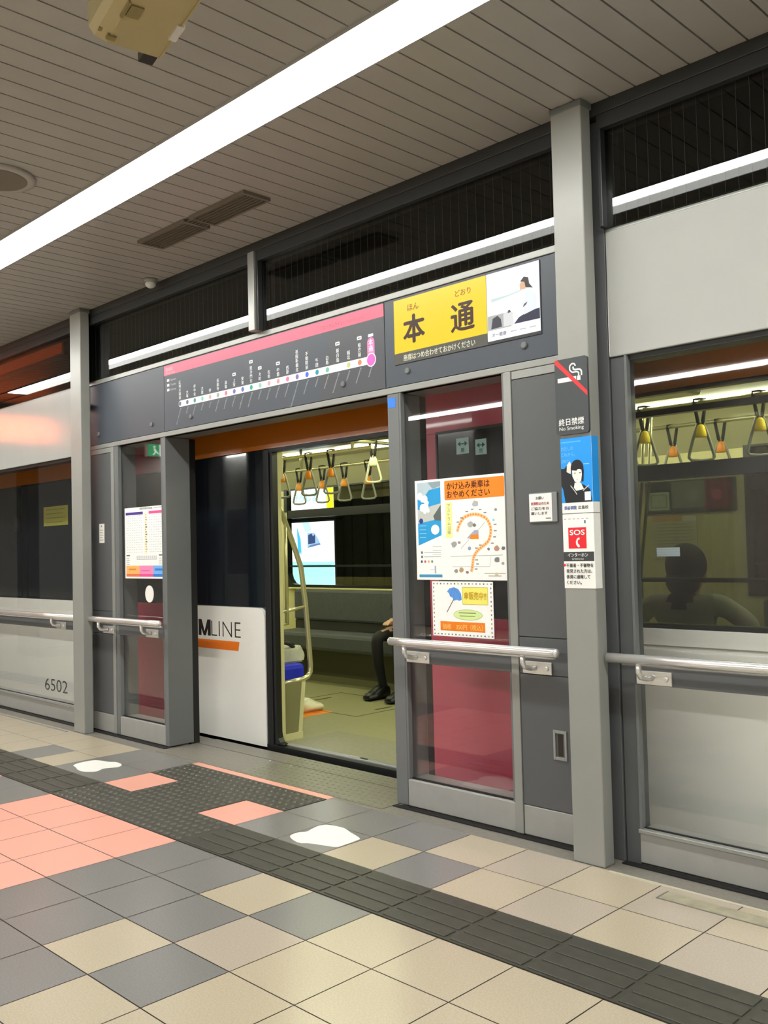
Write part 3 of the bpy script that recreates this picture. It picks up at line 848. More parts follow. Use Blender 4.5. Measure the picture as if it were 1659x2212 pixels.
t = thing('intercom_poster', 'white SOS intercom poster below the blue poster on the column', 'poster', (-2.22, YC, 1.16))
b = MB(); b.box(-2.3035, -2.1487, YC - .0015, YC, 1.16, 1.478); b.box(-2.1499, -2.1487, YC, YC + .05, 1.16, 1.478); b.build('sheet', ink('#f6f6f3'), t)
P = Print(YC - .0016)
for k in range(6): P.rect(-2.297 + k * .022, 1.455, -2.285 + k * .022, 1.459, '#c9b7b0')
P.rect(-2.196, 1.436, -2.188, 1.45, '#5d6f9c')
P.rect(-2.277, 1.33, -2.187, 1.42, '#ea2430')
P.text('SOS', -2.232, 1.388, .031, '#ffffff', .03, align='c', fit=.074)
P.poly([(-2.222, 1.378), (-2.234, 1.372), (-2.24, 1.358), (-2.238, 1.345), (-2.228, 1.334), (-2.22, 1.336), (-2.222, 1.345), (-2.229, 1.35), (-2.231, 1.36), (-2.227, 1.368), (-2.22, 1.368)], '#ffffff')
P.rect(-2.3035, 1.276, -2.152, 1.316, '#3e4244')
P.text('インターホン', -2.232, 1.295, .0195, '#f4f4f2', .015, align='c', fit=.1); P.text('INTERPHONE', -2.232, 1.281, .0105, '#d9dbda', 0, align='c', fit=.058)
P.disc(-2.3, 1.259, .006, '#e0242f')
for k, s_ in enumerate(('不審者・不審物を', '発見された方は、', '係員に通報して', 'ください。')):
    P.text(s_, -2.292, 1.2515 - k * .0243, .0178, '#33363a', .012, fit=(.135, .128, .118, .075)[k])
P.build('print', t)

# ------------------------------------------------------------------ ceiling fittings
t = thing('ceiling_light', 'long bright white ceiling light line running along the platform', 'ceiling light', (-6, -1.07, 3.26))
b = MB(); b.box(-10.6, 3.9, -1.11, -.998, 3.25, 3.259); b.build('diffuser', M_lamp, t)
b = MB(); b.box(-10.6, 3.9, -1.225, -1.111, 3.25, 3.259); b.build('reflector_pan', M_pan, t)
b = MB(); b.box(-15.9, 3.9, -1.233, -1.226, 3.249, 3.2595); b.box(-15.9, 3.9, -.997, -.99, 3.249, 3.2595); b.build('trim', M_slat, t)
t = thing('ceiling_light', 'second ceiling light line far back over the other platform side', 'ceiling light', (-6, -6.4, 3.25))
b = MB(); b.box(-15.9, 3.9, -6.5, -6.28, 3.25, 3.259); b.build('diffuser', M_lamp2, t)

t = thing('ceiling_vent', 'dark slotted air vent in the ceiling above the route map', 'vent', (-4.45, -.51, 3.24))
M_vent = mat('vent_dark', '#5d564c', rough=.5)
M_vent2 = mat('vent_louver', '#6f675c', rough=.45)
b = MB()
for x0, x1 in ((-5.0, -4.49), (-4.44, -3.92)):
    b.box(x0, x1, -.6, -.585, 3.242, 3.262); b.box(x0, x1, -.435, -.42, 3.242, 3.262)
    b.box(x0, x0 + .02, -.585, -.435, 3.242, 3.262); b.box(x1 - .02, x1, -.585, -.435, 3.242, 3.262)
b.build('frame', M_vent2, t)
b = MB(); b.box(-4.99, -3.93, -.59, -.43, 3.256, 3.262); b.build('duct', M_vent, t)
b = MB()
for j in range(6): b.box(-4.98, -3.94, -.578 + j * .024, -.572 + j * .024, 3.244, 3.257)
b.build('louver', M_vent2, t)
t = thing('ceiling_speaker', 'round grey speaker in the ceiling near the left edge', 'speaker', (-4.6, -1.62, 3.24))
b = MB(); b.tube([(-4.6, -1.62, 3.262), (-4.6, -1.62, 3.249), (-4.6, -1.62, 3.244)], [.185, .185, .165], 40); b.build('ring', M_slat, t)
b = MB(); b.tube([(-4.6, -1.62, 3.248), (-4.6, -1.62, 3.241)], [.15, .14], 40); b.build('grille', mat('speaker_mesh', '#6e675c', rough=.5, bump=.3, bscale=400), t)
t = thing('spot_lamp', 'small glass ceiling lamp by the beam above the left header panel', 'lamp', (-5.65, -.12, 3.2))
b = MB(); b.tube([(-5.65, -.12, 3.262), (-5.65, -.12, 3.235)], [.05, .045], 18); b.build('base', M_rail, t)
b = MB(); b.ball((-5.65, -.12, 3.225), .038, .038, .03); b.build('lens', mat('lamp_glass', '#cfd2cc', rough=.08), t)

# hanging camera housing, seen from below
ax = Vector((-.98, .173, -.096)).normalized()
sd = Vector((.173, .98, 0)).normalized()          # towards the track
up = sd.cross(ax).normalized()
if up.z < 0: up = -up
A = Vector((-2.358, -2.231, 2.8)); Wd = .15
M_cctv = mat('cream_camera_paint', '#a79a72', rough=.4, mott=.05)
t = thing('security_camera', 'cream security camera housing hanging from the ceiling', 'camera', A)
def cp(a, s_, u): return A - ax * a + sd * s_ + up * u
prof = [(0, 0), (Wd, 0), (Wd, .1), (Wd - .03, .135), (-.03, .135), (-.055, .1), (-.055, .035), (-.04, .012)]
b = MB()
F = [b.bm.verts.new(cp(0, *q)) for q in prof]; K = [b.bm.verts.new(cp(.62, *q)) for q in prof]
b.bm.faces.new(F); b.bm.faces.new(K[::-1])
for i in range(len(prof)): b.bm.faces.new((F[i], K[i], K[(i + 1) % len(prof)], F[(i + 1) % len(prof)]))
bmesh.ops.recalc_face_normals(b.bm, faces=b.bm.faces[:]); b.build('housing', M_cctv, t)
def cbox(m, a0, a1, s0, s1, u0, u1):
    v = [m.bm.verts.new(cp(a, s_, u)) for a in (a0, a1) for s_ in (s0, s1) for u in (u0, u1)]
    fs = [m.bm.faces.new([v[i] for i in q]) for q in ((0, 1, 3, 2), (4, 6, 7, 5), (0, 4, 5, 1), (2, 3, 7, 6), (0, 2, 6, 4), (1, 5, 7, 3))]
    bmesh.ops.recalc_face_normals(m.bm, faces=fs)
b = MB(); cbox(b, -.05, .0, Wd - .045, Wd - .002, .004, .03); b.build('lens', mat('lens_dark', '#241c1a', rough=.15), t)
b = MB(); cbox(b, .13, .2, -.012, -.004, -.006, .014); cbox(b, .14, .19, .0, .035, -.005, .0); b.build('latch', mat('latch_brass', '#8f8458', rough=.35, metal=.5), t)
b = MB(); cbox(b, .1, .17, Wd - .012, Wd + .01, -.007, .012); b.build('latch', M_steel, t)
b = MB(); cbox(b, .02, .04, -.015, .01, -.005, .003); cbox(b, .03, .045, -.04, -.03, .008, .02); b.build('hinge', MATS['latch_brass'], t)
b = MB(); cbox(b, .0, .62, -.006, -.001, -.0015, .004); cbox(b, .0, .62, Wd - .002, Wd + .004, -.004, .004); b.build('seam', M_cctv, t)
q = cp(.42, .04, .13); b = MB(); b.tube([q, (q.x, q.y, ZC + .006)], .025, 14); b.tube([(q.x, q.y, ZC - .01), (q.x, q.y, ZC + .006)], .07, 20); b.build('ceiling_mount', M_cctv, t)

# orange lit sign further left on the platform, mirrored in the screens
t = thing('orange_glow_panel', 'glowing orange sign hanging over the platform far left', 'sign', (-11.4, -1.5, 2.8))
b = MB(); b.box(-11.45, -11.4, -1.95, -1.05, 2.78, 3.12); b.build('case', M_dark2, t)
b = MB(); b.box(-11.399, -11.395, -1.93, -1.07, 2.8, 3.1); b.build('face', mat('orange_sign_face', '#ff6a2a', emit=7.0, rough=.4), t)
for x in (-1.8, -1.2):
    b = MB(); b.box(-11.43, -11.42, x - .01, x + .01, 3.12, 3.27); b.build('hanger', M_dark2, t)
t = thing('orange_glow_panel', 'added dim orange glow panel beyond the transom left of the left column', 'sign', (-10.2, 1.0, 3.5))  # glowing box added over the track to give the transom its orange glow
b = MB(); b.box(-11.6, -9.25, 1.01, 1.1, 3.48, 3.88); b.build('case', M_dark2, t)
b = MB(); b.box(-11.55, -9.3, 1.0, 1.01, 3.5, 3.86); b.build('face', mat('orange_glow_face', '#e0501a', emit=.35, rough=.5, mott=.5, mscale=2), t)
for x in (-11.2, -9.6):
    b = MB(); b.box(x - .02, x + .02, 1.03, 1.07, 3.88, 4.105); b.build('hanger', M_dark2, t)

# platform pillar and exit sign, seen as reflections in the glass left of the doorway
t = thing('platform_pillar', 'square grey platform pillar mirrored in the glass at the far left', 'pillar', (-12.5, -2.3, 0))
b = MB(); b.box(-12.9, -12.2, -2.7, -2.0, 0, ZC - .001, b=.01); b.build('shaft', M_dark, t)
b = MB(); b.box(-12.92, -12.18, -2.72, -1.98, .0, .12, b=.006); b.build('skirting', M_dark2, t)
t = thing('exit_sign', 'small lit green running figure sign hanging over the platform, mirrored above the timetable', 'exit sign', (-10.12, -2.55, 2.55))
b = MB(); b.box(-10.16, -10.1, -2.68, -2.42, 2.55, 2.71, b=.004); b.build('case', M_batten, t)
P = Print(-10.0995, 'side', emit=3.0)
P.rect(-2.67, 2.558, -2.43, 2.702, '#18a565'); P.rect(-2.67, 2.56, -2.59, 2.70, '#f2fff6'); P.disc(-2.52, 2.672, .014, '#f2fff6')
P.poly([(-2.53, 2.655), (-2.505, 2.65), (-2.525, 2.61), (-2.495, 2.575), (-2.51, 2.568), (-2.545, 2.605), (-2.575, 2.58), (-2.585, 2.59), (-2.55, 2.625)], '#f2fff6')
P.build('face', t)
for y in (-2.62, -2.48):
    b = MB(); b.tube([(-10.13, y, 2.71), (-10.13, y, ZC + .002)], .006, 8); b.build('hanger', M_batten, t)
# ------------------------------------------------------------------ train
T = .47
M_tw = mat('train_white', '#eeede6', rough=.22, coat=.3, mott=.015)
M_tb = mat('train_navy_glass', '#141a20', rough=.12, coat=.4)
M_tk = mat('train_black', '#17181a', rough=.35)
M_to = mat('train_orange', '#a85e08', rough=.3, coat=.2)
M_tp = mat('train_rose', '#b83f58', rough=.3, coat=.2, mott=.03)
M_dkglass = glass('tinted_window', (.37, .38, .34))
M_clglass = glass('upper_window', (.96, .965, .94))
M_cream = mat('train_cream_wall', '#c9c48f', rough=.45, mott=.03)
M_tfloor = mat('train_floor', '#8f8d66', rough=.4, mott=.05, mscale=20)
M_tceil = mat('train_ceiling', '#cfcda5', rough=.4)
M_seat = mat('seat_grey_fabric', '#484b4a', rough=.7, mott=.1, mscale=40)
M_pole = mat('train_pole', '#c9c69a', rough=.22, metal=.6)
M_lampT = mat('train_lamp', '#fbffda', emit=TRAIN, rough=.4)
M_dwall = mat('train_dark_trim', '#2b2c28', rough=.5)
Z0, ZS, ZB, ZW0, ZW1 = .03, .945, .965, 1.64, 2.045
tr = thing('train', 'white and orange train with rose door sections standing at the platform', 'train', (-5, 1.7, -.9))
XL, XR = -12.2, 2.2
b = MB(); b.box(XL, XR, T + .02, 2.95, -.9, -.03); b.build('underframe', M_tk, tr)
b = MB(); b.box(XL, XR, T + .09, 2.9, -.03, Z0); b.build('cabin_floor', M_tfloor, tr)
b = MB(); b.box(-5.085, -3.865, T + .09, 1.04, Z0, Z0 + .0012); b.build('entrance_mat', mat('entrance_floor', '#85836a', rough=.4, mott=.08, mscale=30), tr)
b = MB(); b.box(XL, XR, T, 2.97, 2.33, 2.40, b=.0); b.build('roof', M_tk, tr)
b = MB(); b.box(XL + .05, XR - .05, T + .065, 2.9, 2.27, 2.3); b.build('cabin_ceiling', M_tceil, tr)
b = MB(); b.box(XL, XR, T, T + .06, 2.26, 2.33); b.build('roof_edge', M_tk, tr)
for x0, x1 in ((XL, XL + .05), (XR - .05, XR)):
    b = MB(); b.box(x0, x1, T + .06, 2.9, Z0, 2.33); b.build('end_wall', M_cream, tr)
DX0, DX1 = -5.09, -3.86     # doorway
def lower(x0, x1, name='side_panel', m=None):
    b = MB(); b.box(x0 + .002, x1 - .002, T, T + .05, .0, ZS, b=.004); o = b.build(name, m or M_tw, tr)
    b = MB(); b.box(x0, x1, T + .051, T + .08, Z0, ZB); b.build('inner_panel', M_cream, tr)
    return o
def stripe(x0, x1):
    b = MB(); b.box(x0, x1, T, T + .05, 2.062, 2.258); b.build('orange_stripe', M_to, tr)
    b = MB(); b.box(x0, x1, T + .051, T + .08, 2.05, 2.27); b.build('inner_cornice', M_cream, tr)
def window(x0, x1, opaque=False, pillars=True):
    """side window: black frame, sash bar, guard bar, lower tinted and upper clear pane"""
    b = MB()
    b.box(x0, x1, T + .002, T + .045, ZS, ZB); b.box(x0, x1, T + .002, T + .045, 2.042, 2.06)
    b.box(x0, x0 + .02, T + .002, T + .045, ZB, 2.042); b.box(x1 - .02, x1, T + .002, T + .045, ZB, 2.042)
    o = b.build('window_frame', M_tk, tr)
    if opaque:
        b = MB(); b.box(x0 + .02, x1 - .02, T + .004, T + .03, ZB, 2.042); b.build('dark_pane', M_tb, o); return o
    b = MB(); b.box(x0 + .02, x1 - .02, T + .003, T + .05, 1.64, 1.712); b.build('sash_bar', M_tk, o)
    b = MB(); b.box(x0 + .02, x1 - .02, T + .003, T + .05, 1.945, 1.972); b.build('top_bar', M_tk, o)
    b = MB(); b.tube([(x0 + .02, T + .06, 1.17), (x1 - .02, T + .06, 1.17)], .011, 8); b.build('guard_bar', M_tk, o)
    b = MB(); b.box(x0 + .02, x1 - .02, T + .02, T + .026, ZB, 1.64); b.build('lower_pane', M_dkglass, o)
    b = MB(); b.box(x0 + .02, x1 - .02, T + .03, T + .036, 1.712, 2.042); b.build('upper_pane', M_clglass, o)
    return o
def navy(x0, x1):
    b = MB(); b.box(x0 + .001, x1 - .001, T + .003, T + .05, ZS + .001, 2.06); b.build('navy_panel', M_tb, tr)
def rose(x0, x1, wx0, wx1):
    """rose coloured leaf with a dark window"""
    b = MB()
    b.box(x0, x1, T - .012, T + .03, .0, .955, b=.004); b.box(x0, x1, T - .012, T + .03, 2.0, 2.25, b=.004)
    b.box(x0, wx0, T - .012, T + .03, .955, 2.0); b.box(wx1, x1, T - .012, T + .03, .955, 2.0)
    o = b.build('rose_door_leaf', M_tp, tr)
    b = MB(); b.box(wx0, wx1, T - .008, T + .01, .956, 1.999); b.build('leaf_window', M_tb, o)
    b = MB(); b.box(wx0 - .01, wx1 + .01, T - .0125, T - .006, 1.995, 2.01); b.box(wx0 - .012, wx0, T - .0135, T - .006, .956, 1.999); b.build('window_gasket', M_tk, o)
    return o
# right bay car side
lower(-2.66, XR); stripe(-2.66, XR); window(-2.42, .9); navy(-2.66, -2.42); navy(.9, XR)
b = MB(); b.box(-2.66, XR, T - .004, T, .862, .868); b.build('body_groove', M_rail, tr)
# rose leaf right of the doorway
leaf_r = rose(-3.80, -2.665, -3.545, -2.70)
lower(-3.80, -2.66, 'inner_side'); stripe(-3.80, -2.66)
# panel with lettering left of the doorway
LP0, LP1 = -6.12, -5.188
b = MB()
pts = [(LP0, .0), (LP1, .0), (LP1, ZS - .075)] + [(LP1 - .075 + .075 * math.cos(q * math.pi / 12), ZS - .075 + .085 * math.sin(q * math.pi / 12)) for q in range(1, 7)] + [(LP0, ZS + .01)]
b.prism(pts, 'y', T - .01, T + .02); wp = b.build('lettered_panel', M_tw, tr)
P = Print(T - .0102)
P.text('LINE', -5.468, .733, .168, '#2a211c', -.014, align='r', fit=.365)
for a, c in ((-6.0, -5.962), (-5.878, -5.84)): P.rect(a, .733, c, .853, '#1f1712')
P.poly([(-6.0, .853), (-5.958, .853), (-5.906, .733), (-5.934, .733)], '#1f1712'); P.poly([(-5.84, .853), (-5.882, .853), (-5.934, .733), (-5.906, .733)], '#1f1712')
P.poly([(-6.135, .733), (-6.1, .733), (-6.055, .853), (-6.09, .853)], '#1f1712'); P.poly([(-6.015, .733), (-6.05, .733), (-6.09, .853), (-6.055, .853)], '#1f1712'); P.rect(-6.1, .762, -6.05, .785, '#1f1712')
P.poly([(-6.118, .64), (-5.499, .64), (-5.486, .706), (-6.118, .706)], '#f07a14')
P.build('lettering', wp)
b = MB(); b.box(LP0, LP1 + .005, T + .021, T + .05, .0, 2.06); b.build('navy_panel', M_tb, tr)
b = MB(); b.box(LP0, DX0, T + .051, T + .08, Z0, 2.06); b.build('inner_panel', M_cream, tr)
stripe(LP0, DX0)
# doorway frame and sill
b = MB()
b.box(DX0 - .095, DX0 - .03, T - .006, T + .05, .0, 2.06, b=.006); b.box(DX0 - .03, DX0, T + .005, T + .05, .0, 2.06)
b.box(DX1, DX1 + .06, T - .006, T + .05, .0, 2.06, b=.006)
b.box(DX0 - .03, DX1, T - .002, T + .05, 2.035, 2.06)
b.prism([(DX0, .03), (DX0 + .07, .03), (DX0 + .03, .045), (DX0 + .01, .07), (DX0, .11)], 'y', T + .005, T + .05)
b.build('door_frame', M_tk, tr)
b = MB(); b.box(DX0 - .09, DX1 + .06, T - .012, T + .036, -.12, .024); b.build('sill_front', M_tk, tr)
b = MB(); b.box(DX0, DX1, T + .037, T + .058, .013, .033, b=.003); b.box(DX0, DX1, T + .064, T + .09, .012, .03); b.build('door_sill', M_rail, tr)
b = MB(); b.box(-4.52, -4.33, T + .06, T + .07, .02, .036); b.box(-4.33, -4.27, T + .06, T + .075, .025, .034, m=1); b.build('door_track_guide', [M_steel, M_tk], tr)
stripe(DX0, DX1 + .06)
b = MB(); b.box(DX0, DX1, T + .05, T + .1, 2.045, 2.06); b.build('door_head', M_cream, tr)
# rose leaf left of the lettered panel
rose(-7.16, -6.135, -7.02, -6.3)
lower(-7.2, -6.12, 'inner_side'); stripe(-7.2, -6.12)
# far left car side
o = lower(XL, -7.2); stripe(XL, -7.2); window(-9.0, -7.3, True); window(XL, -9.1, True); navy(-9.1, -9.0); navy(-7.3, -7.2)
P = Print(T - .0003); P.text('6502', -8.388, .088, .165, '#3c3d3c', -.004, align='c', fit=.46); P.build('car_number', o)
# far side of the cabin
FX = [(-7.96, -4.05), (-2.83, 1.9)]
def farbox(x0, x1, z0, z1, name, m):
    b = MB(); b.box(x0, x1, 2.9, 2.95, z0, z1); b.build(name, m, tr)
farbox(XL, XR, Z0, .955, 'far_wall', M_cream); farbox(XL, XR, 2.06, 2.33, 'far_cornice', M_cream)
xs = [XL] + [v for a in FX for v in a] + [XR]
for i in range(0, 6, 2): farbox(xs[i], xs[i + 1], .955, 2.06, 'far_pillar', M_cream)
b = MB(); b.box(XL, XR, 2.955, 2.97, -.02, 2.33)
for a, c in FX:
    fr = MB()
    r0 = .11
    pts_o = [(a, .956), (c, .956), (c, 2.059), (a, 2.059)]
    fr.box(a, c, 2.885, 2.95, 2.0, 2.06); fr.box(a, a + .05, 2.885, 2.95, .956, 2.0); fr.box(c - .05, c, 2.885, 2.95, .956, 2.0); fr.box(a + .05, c - .05, 2.885, 2.95, .956, .985)
    fr.prism([(a + .05, .985), (a + .05 + r0, .985), (a + .05 + r0 * .6, 1.0), (a + .05 + r0 * .2, 1.045), (a + .05, 1.1)], 'y', 2.885, 2.95)
    o = fr.build('far_window_frame', M_tk, tr)
    m = MB(); m.box(a + .05, c - .05, 2.89, 2.945, 1.70, 1.785); m.build('sash_bar', M_tk, o)
    m = MB(); m.box(a + .05, c - .05, 2.9, 2.925, 1.172, 1.192); m.build('guard_bar', M_tk, o)
    m = MB(); m.box(a + .05, c - .05, 2.93, 2.936, .985, 2.0); m.build('pane', M_clglass, o)
b.bm.free()
b = MB(); b.box(-7.9, -4.05, 2.86, 2.9, .94, .957, b=.004); b.build('window_ledge', mat('ledge_cream', '#cfc987', rough=.4), tr)
# cabin lamps and ceiling fittings
for y in (1.12, 2.22):
    for i in range(10):
        x0 = -11.9 + i * 1.4
        b = MB(); b.box(x0, x0 + 1.28, y - .07, y + .07, 2.245, 2.27, b=.01); b.build('cabin_lamp', M_lampT, tr)
for i in range(6):
    b = MB(); b.box(-11 + i * 2.3, -9.5 + i * 2.3, 1.52, 1.82, 2.235, 2.272, b=.015); b.build('air_duct', mat('duct_grey', '#8d8d7c', rough=.25, metal=.5), tr)
b = MB(); b.prism([(2.9, 2.0), (2.9, 2.27), (2.62, 2.27)], 'x', XL + .06, XR - .06); b.build('far_ad_rail', mat('ad_rail', '#b5b292', rough=.4), tr)
# stickers on the train
for i, (x0, x1, z0, z1) in enumerate(((-3.403, -3.312, 1.868, 1.958), (-3.266, -3.187, 1.853, 1.939))):
    P = Print(T - .0085); P.rect(x0, z0, x1, z1, '#b9e3e4')
    xm, zm, hw = (x0 + x1) / 2, z1 - .033, (x1 - x0) / 2 - .01
    P.line([(xm - hw + .012, zm), (xm + hw - .012, zm)], .006, '#1d4a4d')
    P.poly([(xm - hw, zm), (xm - hw + .02, zm + .015), (xm - hw + .02, zm - .015)], '#1d4a4d'); P.poly([(xm + hw, zm), (xm + hw - .02, zm + .015), (xm + hw - .02, zm - .015)], '#1d4a4d')
    P.text('開閉'[i], xm, z0 + .012, .026, '#2e6a6c', .01, align='c')
    o = P.build('arrow_sticker'); tag(o, 'pale square sticker with a double arrow on the dark door window, ' + ('left one' if i == 0 else 'right one'), 'sticker')
P = Print(T + .0005); P.rect(-8.615, 1.64, -8.115, 1.822, '#9b9a3c')
for k in range(4): P.rect(-8.56, 1.79 - k * .04, -8.17 - .05 * (k % 2), 1.797 - k * .04, '#6f6f2c')
tag(P.build('yellow_sticker'), 'yellow notice sticker on the dark train window beside the left column', 'sticker')
P = Print(T + .0005); P.rect(-9.3, 1.6, -9.125, 1.775, '#15171a'); P.disc(-9.21, 1.69, .05, '#2c2f33')
tag(P.build('black_sticker'), 'black square sticker on the dark train window at the far left', 'sticker')
P = Print(T + .019); P.rect(-2.206, 1.281, -2.088, 1.322, '#cfe0e6')
for k in range(3): P.rect(-2.206, 1.288 + k * .012, -2.088, 1.291 + k * .012, '#bcd2da')
tag(P.build('white_sticker'), 'small pale rectangular sticker on the train window in front of the seated person', 'sticker')

# ------------------------------------------------------------------ inside the train
def adbox(name, label, z0, z1, draw):
    t = thing(name, label, 'light box', (-9.35, 4.42, z0))
    b = MB(); b.box(-9.9, -8.86, 4.45, 4.568, z0, z1); b.build('case', M_dark2, t)
    P = Print(4.4495, emit=PANEL_AD, step=.002); draw(P); P.build('advert', t)
def top_ad(P):
    P.rect(-9.88, 1.785, -8.89, 2.48, '#f4f8f2'); P.rect(-9.02, 1.785, -8.89, 2.48, '#f5e21a'); P.poly([(-9.88, 2.2), (-9.55, 2.2), (-9.4, 2.3), (-9.88, 2.4)], '#d9b978')
    P.text('ひろしま', -9.45, 2.0, .14, '#6fd0c8', .01, align='c', fit=.5)
def low_ad(P):
    P.rect(-9.88, .9, -8.89, 1.72, '#f2f9fb'); P.rect(-9.88, .9, -8.89, 1.2, '#8fe3e6')
    P.poly([(-9.63, 1.68), (-9.62, 1.3), (-9.54, 1.3), (-9.555, 1.5)], '#3d9cec'); P.poly([(-9.53, 1.72), (-9.38, 1.72), (-9.33, 1.62), (-9.45, 1.58)], '#9fe2ee')
    P.poly([(-9.42, 1.38), (-9.15, 1.42), (-9.2, 1.5), (-9.28, 1.58), (-9.42, 1.58)], '#7f9fc4'); P.poly([(-9.4, 1.43), (-9.26, 1.44), (-9.26, 1.56), (-9.3, 1.53), (-9.33, 1.57), (-9.4, 1.55)], '#2d3d63'); P.poly([(-9.42, 1.38), (-9.15, 1.42), (-9.17, 1.44), (-9.35, 1.42)], '#4f6a8f')
    P.text('広島の未来へ', -9.4, 1.24, .1, '#9cc7c8', 0, align='c', fit=.62); P.rect(-9.6, 1.15, -8.95, 1.165, '#6fb9c0')
adbox('light_box', 'upper lit white and yellow advert beyond the far train window', 1.76, 2.5, top_ad)
adbox('light_box', 'lower lit pale blue advert beyond the far train window', .88, 1.745, low_ad)

def bench(label, x0, x1, y0, y1, front, m, cat='bench', bd=.31):
    """front = -1: sitters face the platform; +1: they face the far side"""
    t = thing('bench_seat', label, cat, ((x0 + x1) / 2, (y0 + y1) / 2, Z0))
    yf, yb = (y0, y1) if front < 0 else (y1, y0)
    s_ = 1 if front < 0 else -1
    def yy(d): return yf + s_ * d
    def bx(m_, a, c, z0, z1, bv=0.0): m_.box(x0, x1, min(yy(a), yy(c)), max(yy(a), yy(c)), z0, z1, b=bv)
    b = MB(); bx(b, .0, bd + .03, .36, .53, .035); b.build('cushion', m, t)
    b = MB(); bx(b, bd, bd + .08, .62, .94, .025); b.build('backrest', m, t)
    b = MB(); bx(b, bd + .02, bd + .08, .53, .62); b.build('back_gap', M_dwall, t)
    b = MB(); bx(b, .2, bd + .05, .09, .36); b.build('seat_box', mat('seat_box_dark', '#4a4a34', rough=.6), t)
    b = MB(); bx(b, .17, bd + .08, Z0, .09); b.build('plinth', mat('plinth_olive', '#6a6848', rough=.6), t)
    n = max(1, int((x1 - x0) / 1.6))
    for i in range(n):
        x = x0 + .25 + i * 1.6
        b = MB(); b.tube([(x, yy(.03), .36), (x + .06, yy(.16), .06)], .028, 8); b.build('leg', M_pole, t)
    return t
bench('long grey bench seat under the far train window', -7.72, -4.3, 2.49, 2.88, -1, M_seat)
bench('grey bench seat under the far window seen through the right bay', -2.7, 1.6, 2.49, 2.88, -1, M_seat)
bench('grey bench seat under the near window in the right bay', -2.45, 1.5, .56, .95, 1, M_seat)
M_blue = mat('priority_blue_fabric', '#1c2cd0', rough=.6, mott=.06, mscale=40)
bench('blue priority bench seat behind the steel pipe frame by the door', -7.0, -5.27, .56, .89, 1, M_blue, bd=.25)

# pipe frame by the doorway
t = thing('partition_frame', 'pale steel pipe frame with lower panel at the left of the train doorway', 'partition', (-5.15, .65, Z0))
X = -5.15
b = MB(); b.tube([(X, .56, Z0), (X, .56, 2.27)], .02, 14); b.build('post', M_pole, t)
b = MB(); b.box(X - .03, X + .03, .54, .6, 1.85, 2.27, b=.01); b.build('post_sleeve', M_cream, t)
b = MB(); b.tube([(X, .565, 1.7), (X, .60, 1.62), (X, .69, 1.42), (X, .765, 1.23), (X, .80, .98), (X, .826, .66), (X, .836, .53), (X, .832, .48), (X, .805, .447), (X, .76, .433), (X, .57, .42)], .019, 14); b.build('bent_rail', M_pole, t)
b = MB(); b.tube([(X, .63, 1.62), (X, .63, .83)], .013, 10); b.build('grab_bar', M_pole, t)
b = MB(); b.tube([(X, .56, .92), (X, .785, .945)], .013, 10); b.build('cross_bar', M_pole, t)
b = MB(); b.tube([(X, .56, .835), (X, .632, .836)], .009, 8); b.tube([(X, .56, 1.6), (X, .632, 1.6)], .009, 8); b.build('clip', M_pole, t)
b = MB(); b.prism([(.555, .07), (.695, .07), (.735, .425), (.555, .425)], 'x', X - .02, X + .02); b.build('lower_panel', mat('partition_panel', '#807d56', rough=.5, mott=.04), t)
b = MB(); b.prism([(.695, Z0), (.73, Z0), (.775, .43), (.735, .43)], 'x', X - .025, X + .015); b.box(X - .03, X + .03, .54, .73, Z0, .075); b.build('panel_edge', mat('panel_edge_pale', '#d3cf9f', rough=.4), t)

# rails with strap handles
Y1, Y2, ZR = .97, 1.75, 2.055
for y, x0, x1, n in ((Y1, -7.4, -4.6, 'near seat row in the doorway view'), (Y2, -8.2, -4.4, 'aisle side in the doorway view'), (Y1, -2.95, 1.5, 'near seat row in the right bay'), (Y2, -3.5, 1.5, 'aisle side in the right bay')):
    t = thing('strap_rail', 'pale steel ceiling rail for straps over the ' + n, 'rail', ((x0 + x1) / 2, y, ZR))
    b = MB(); b.tube([(x0, y, ZR), (x1, y, ZR)], .014, 10); b.build('rail', M_pole, t)
    for i in range(3):
        x = x0 + .2 + i * (x1 - x0 - .4) / 2
        b = MB(); b.tube([(x, y, ZR), (x, y, 2.272)], .012, 8); b.build('hanger', M_pole, t)
t = thing('strap_rail', 'short pale cross rail carrying the white strap in the doorway', 'rail', (-4.93, 1.3, 2.14))
b = MB(); b.tube([(-4.93, .9, 2.14), (-4.93, 1.8, 2.14)], .013, 10); b.build('rail', M_pole, t)
for y in (.93, 1.77):
    b = MB(); b.tube([(-4.93, y, 2.14), (-4.93, y, 2.272)], .012, 8); b.build('hanger', M_pole, t)

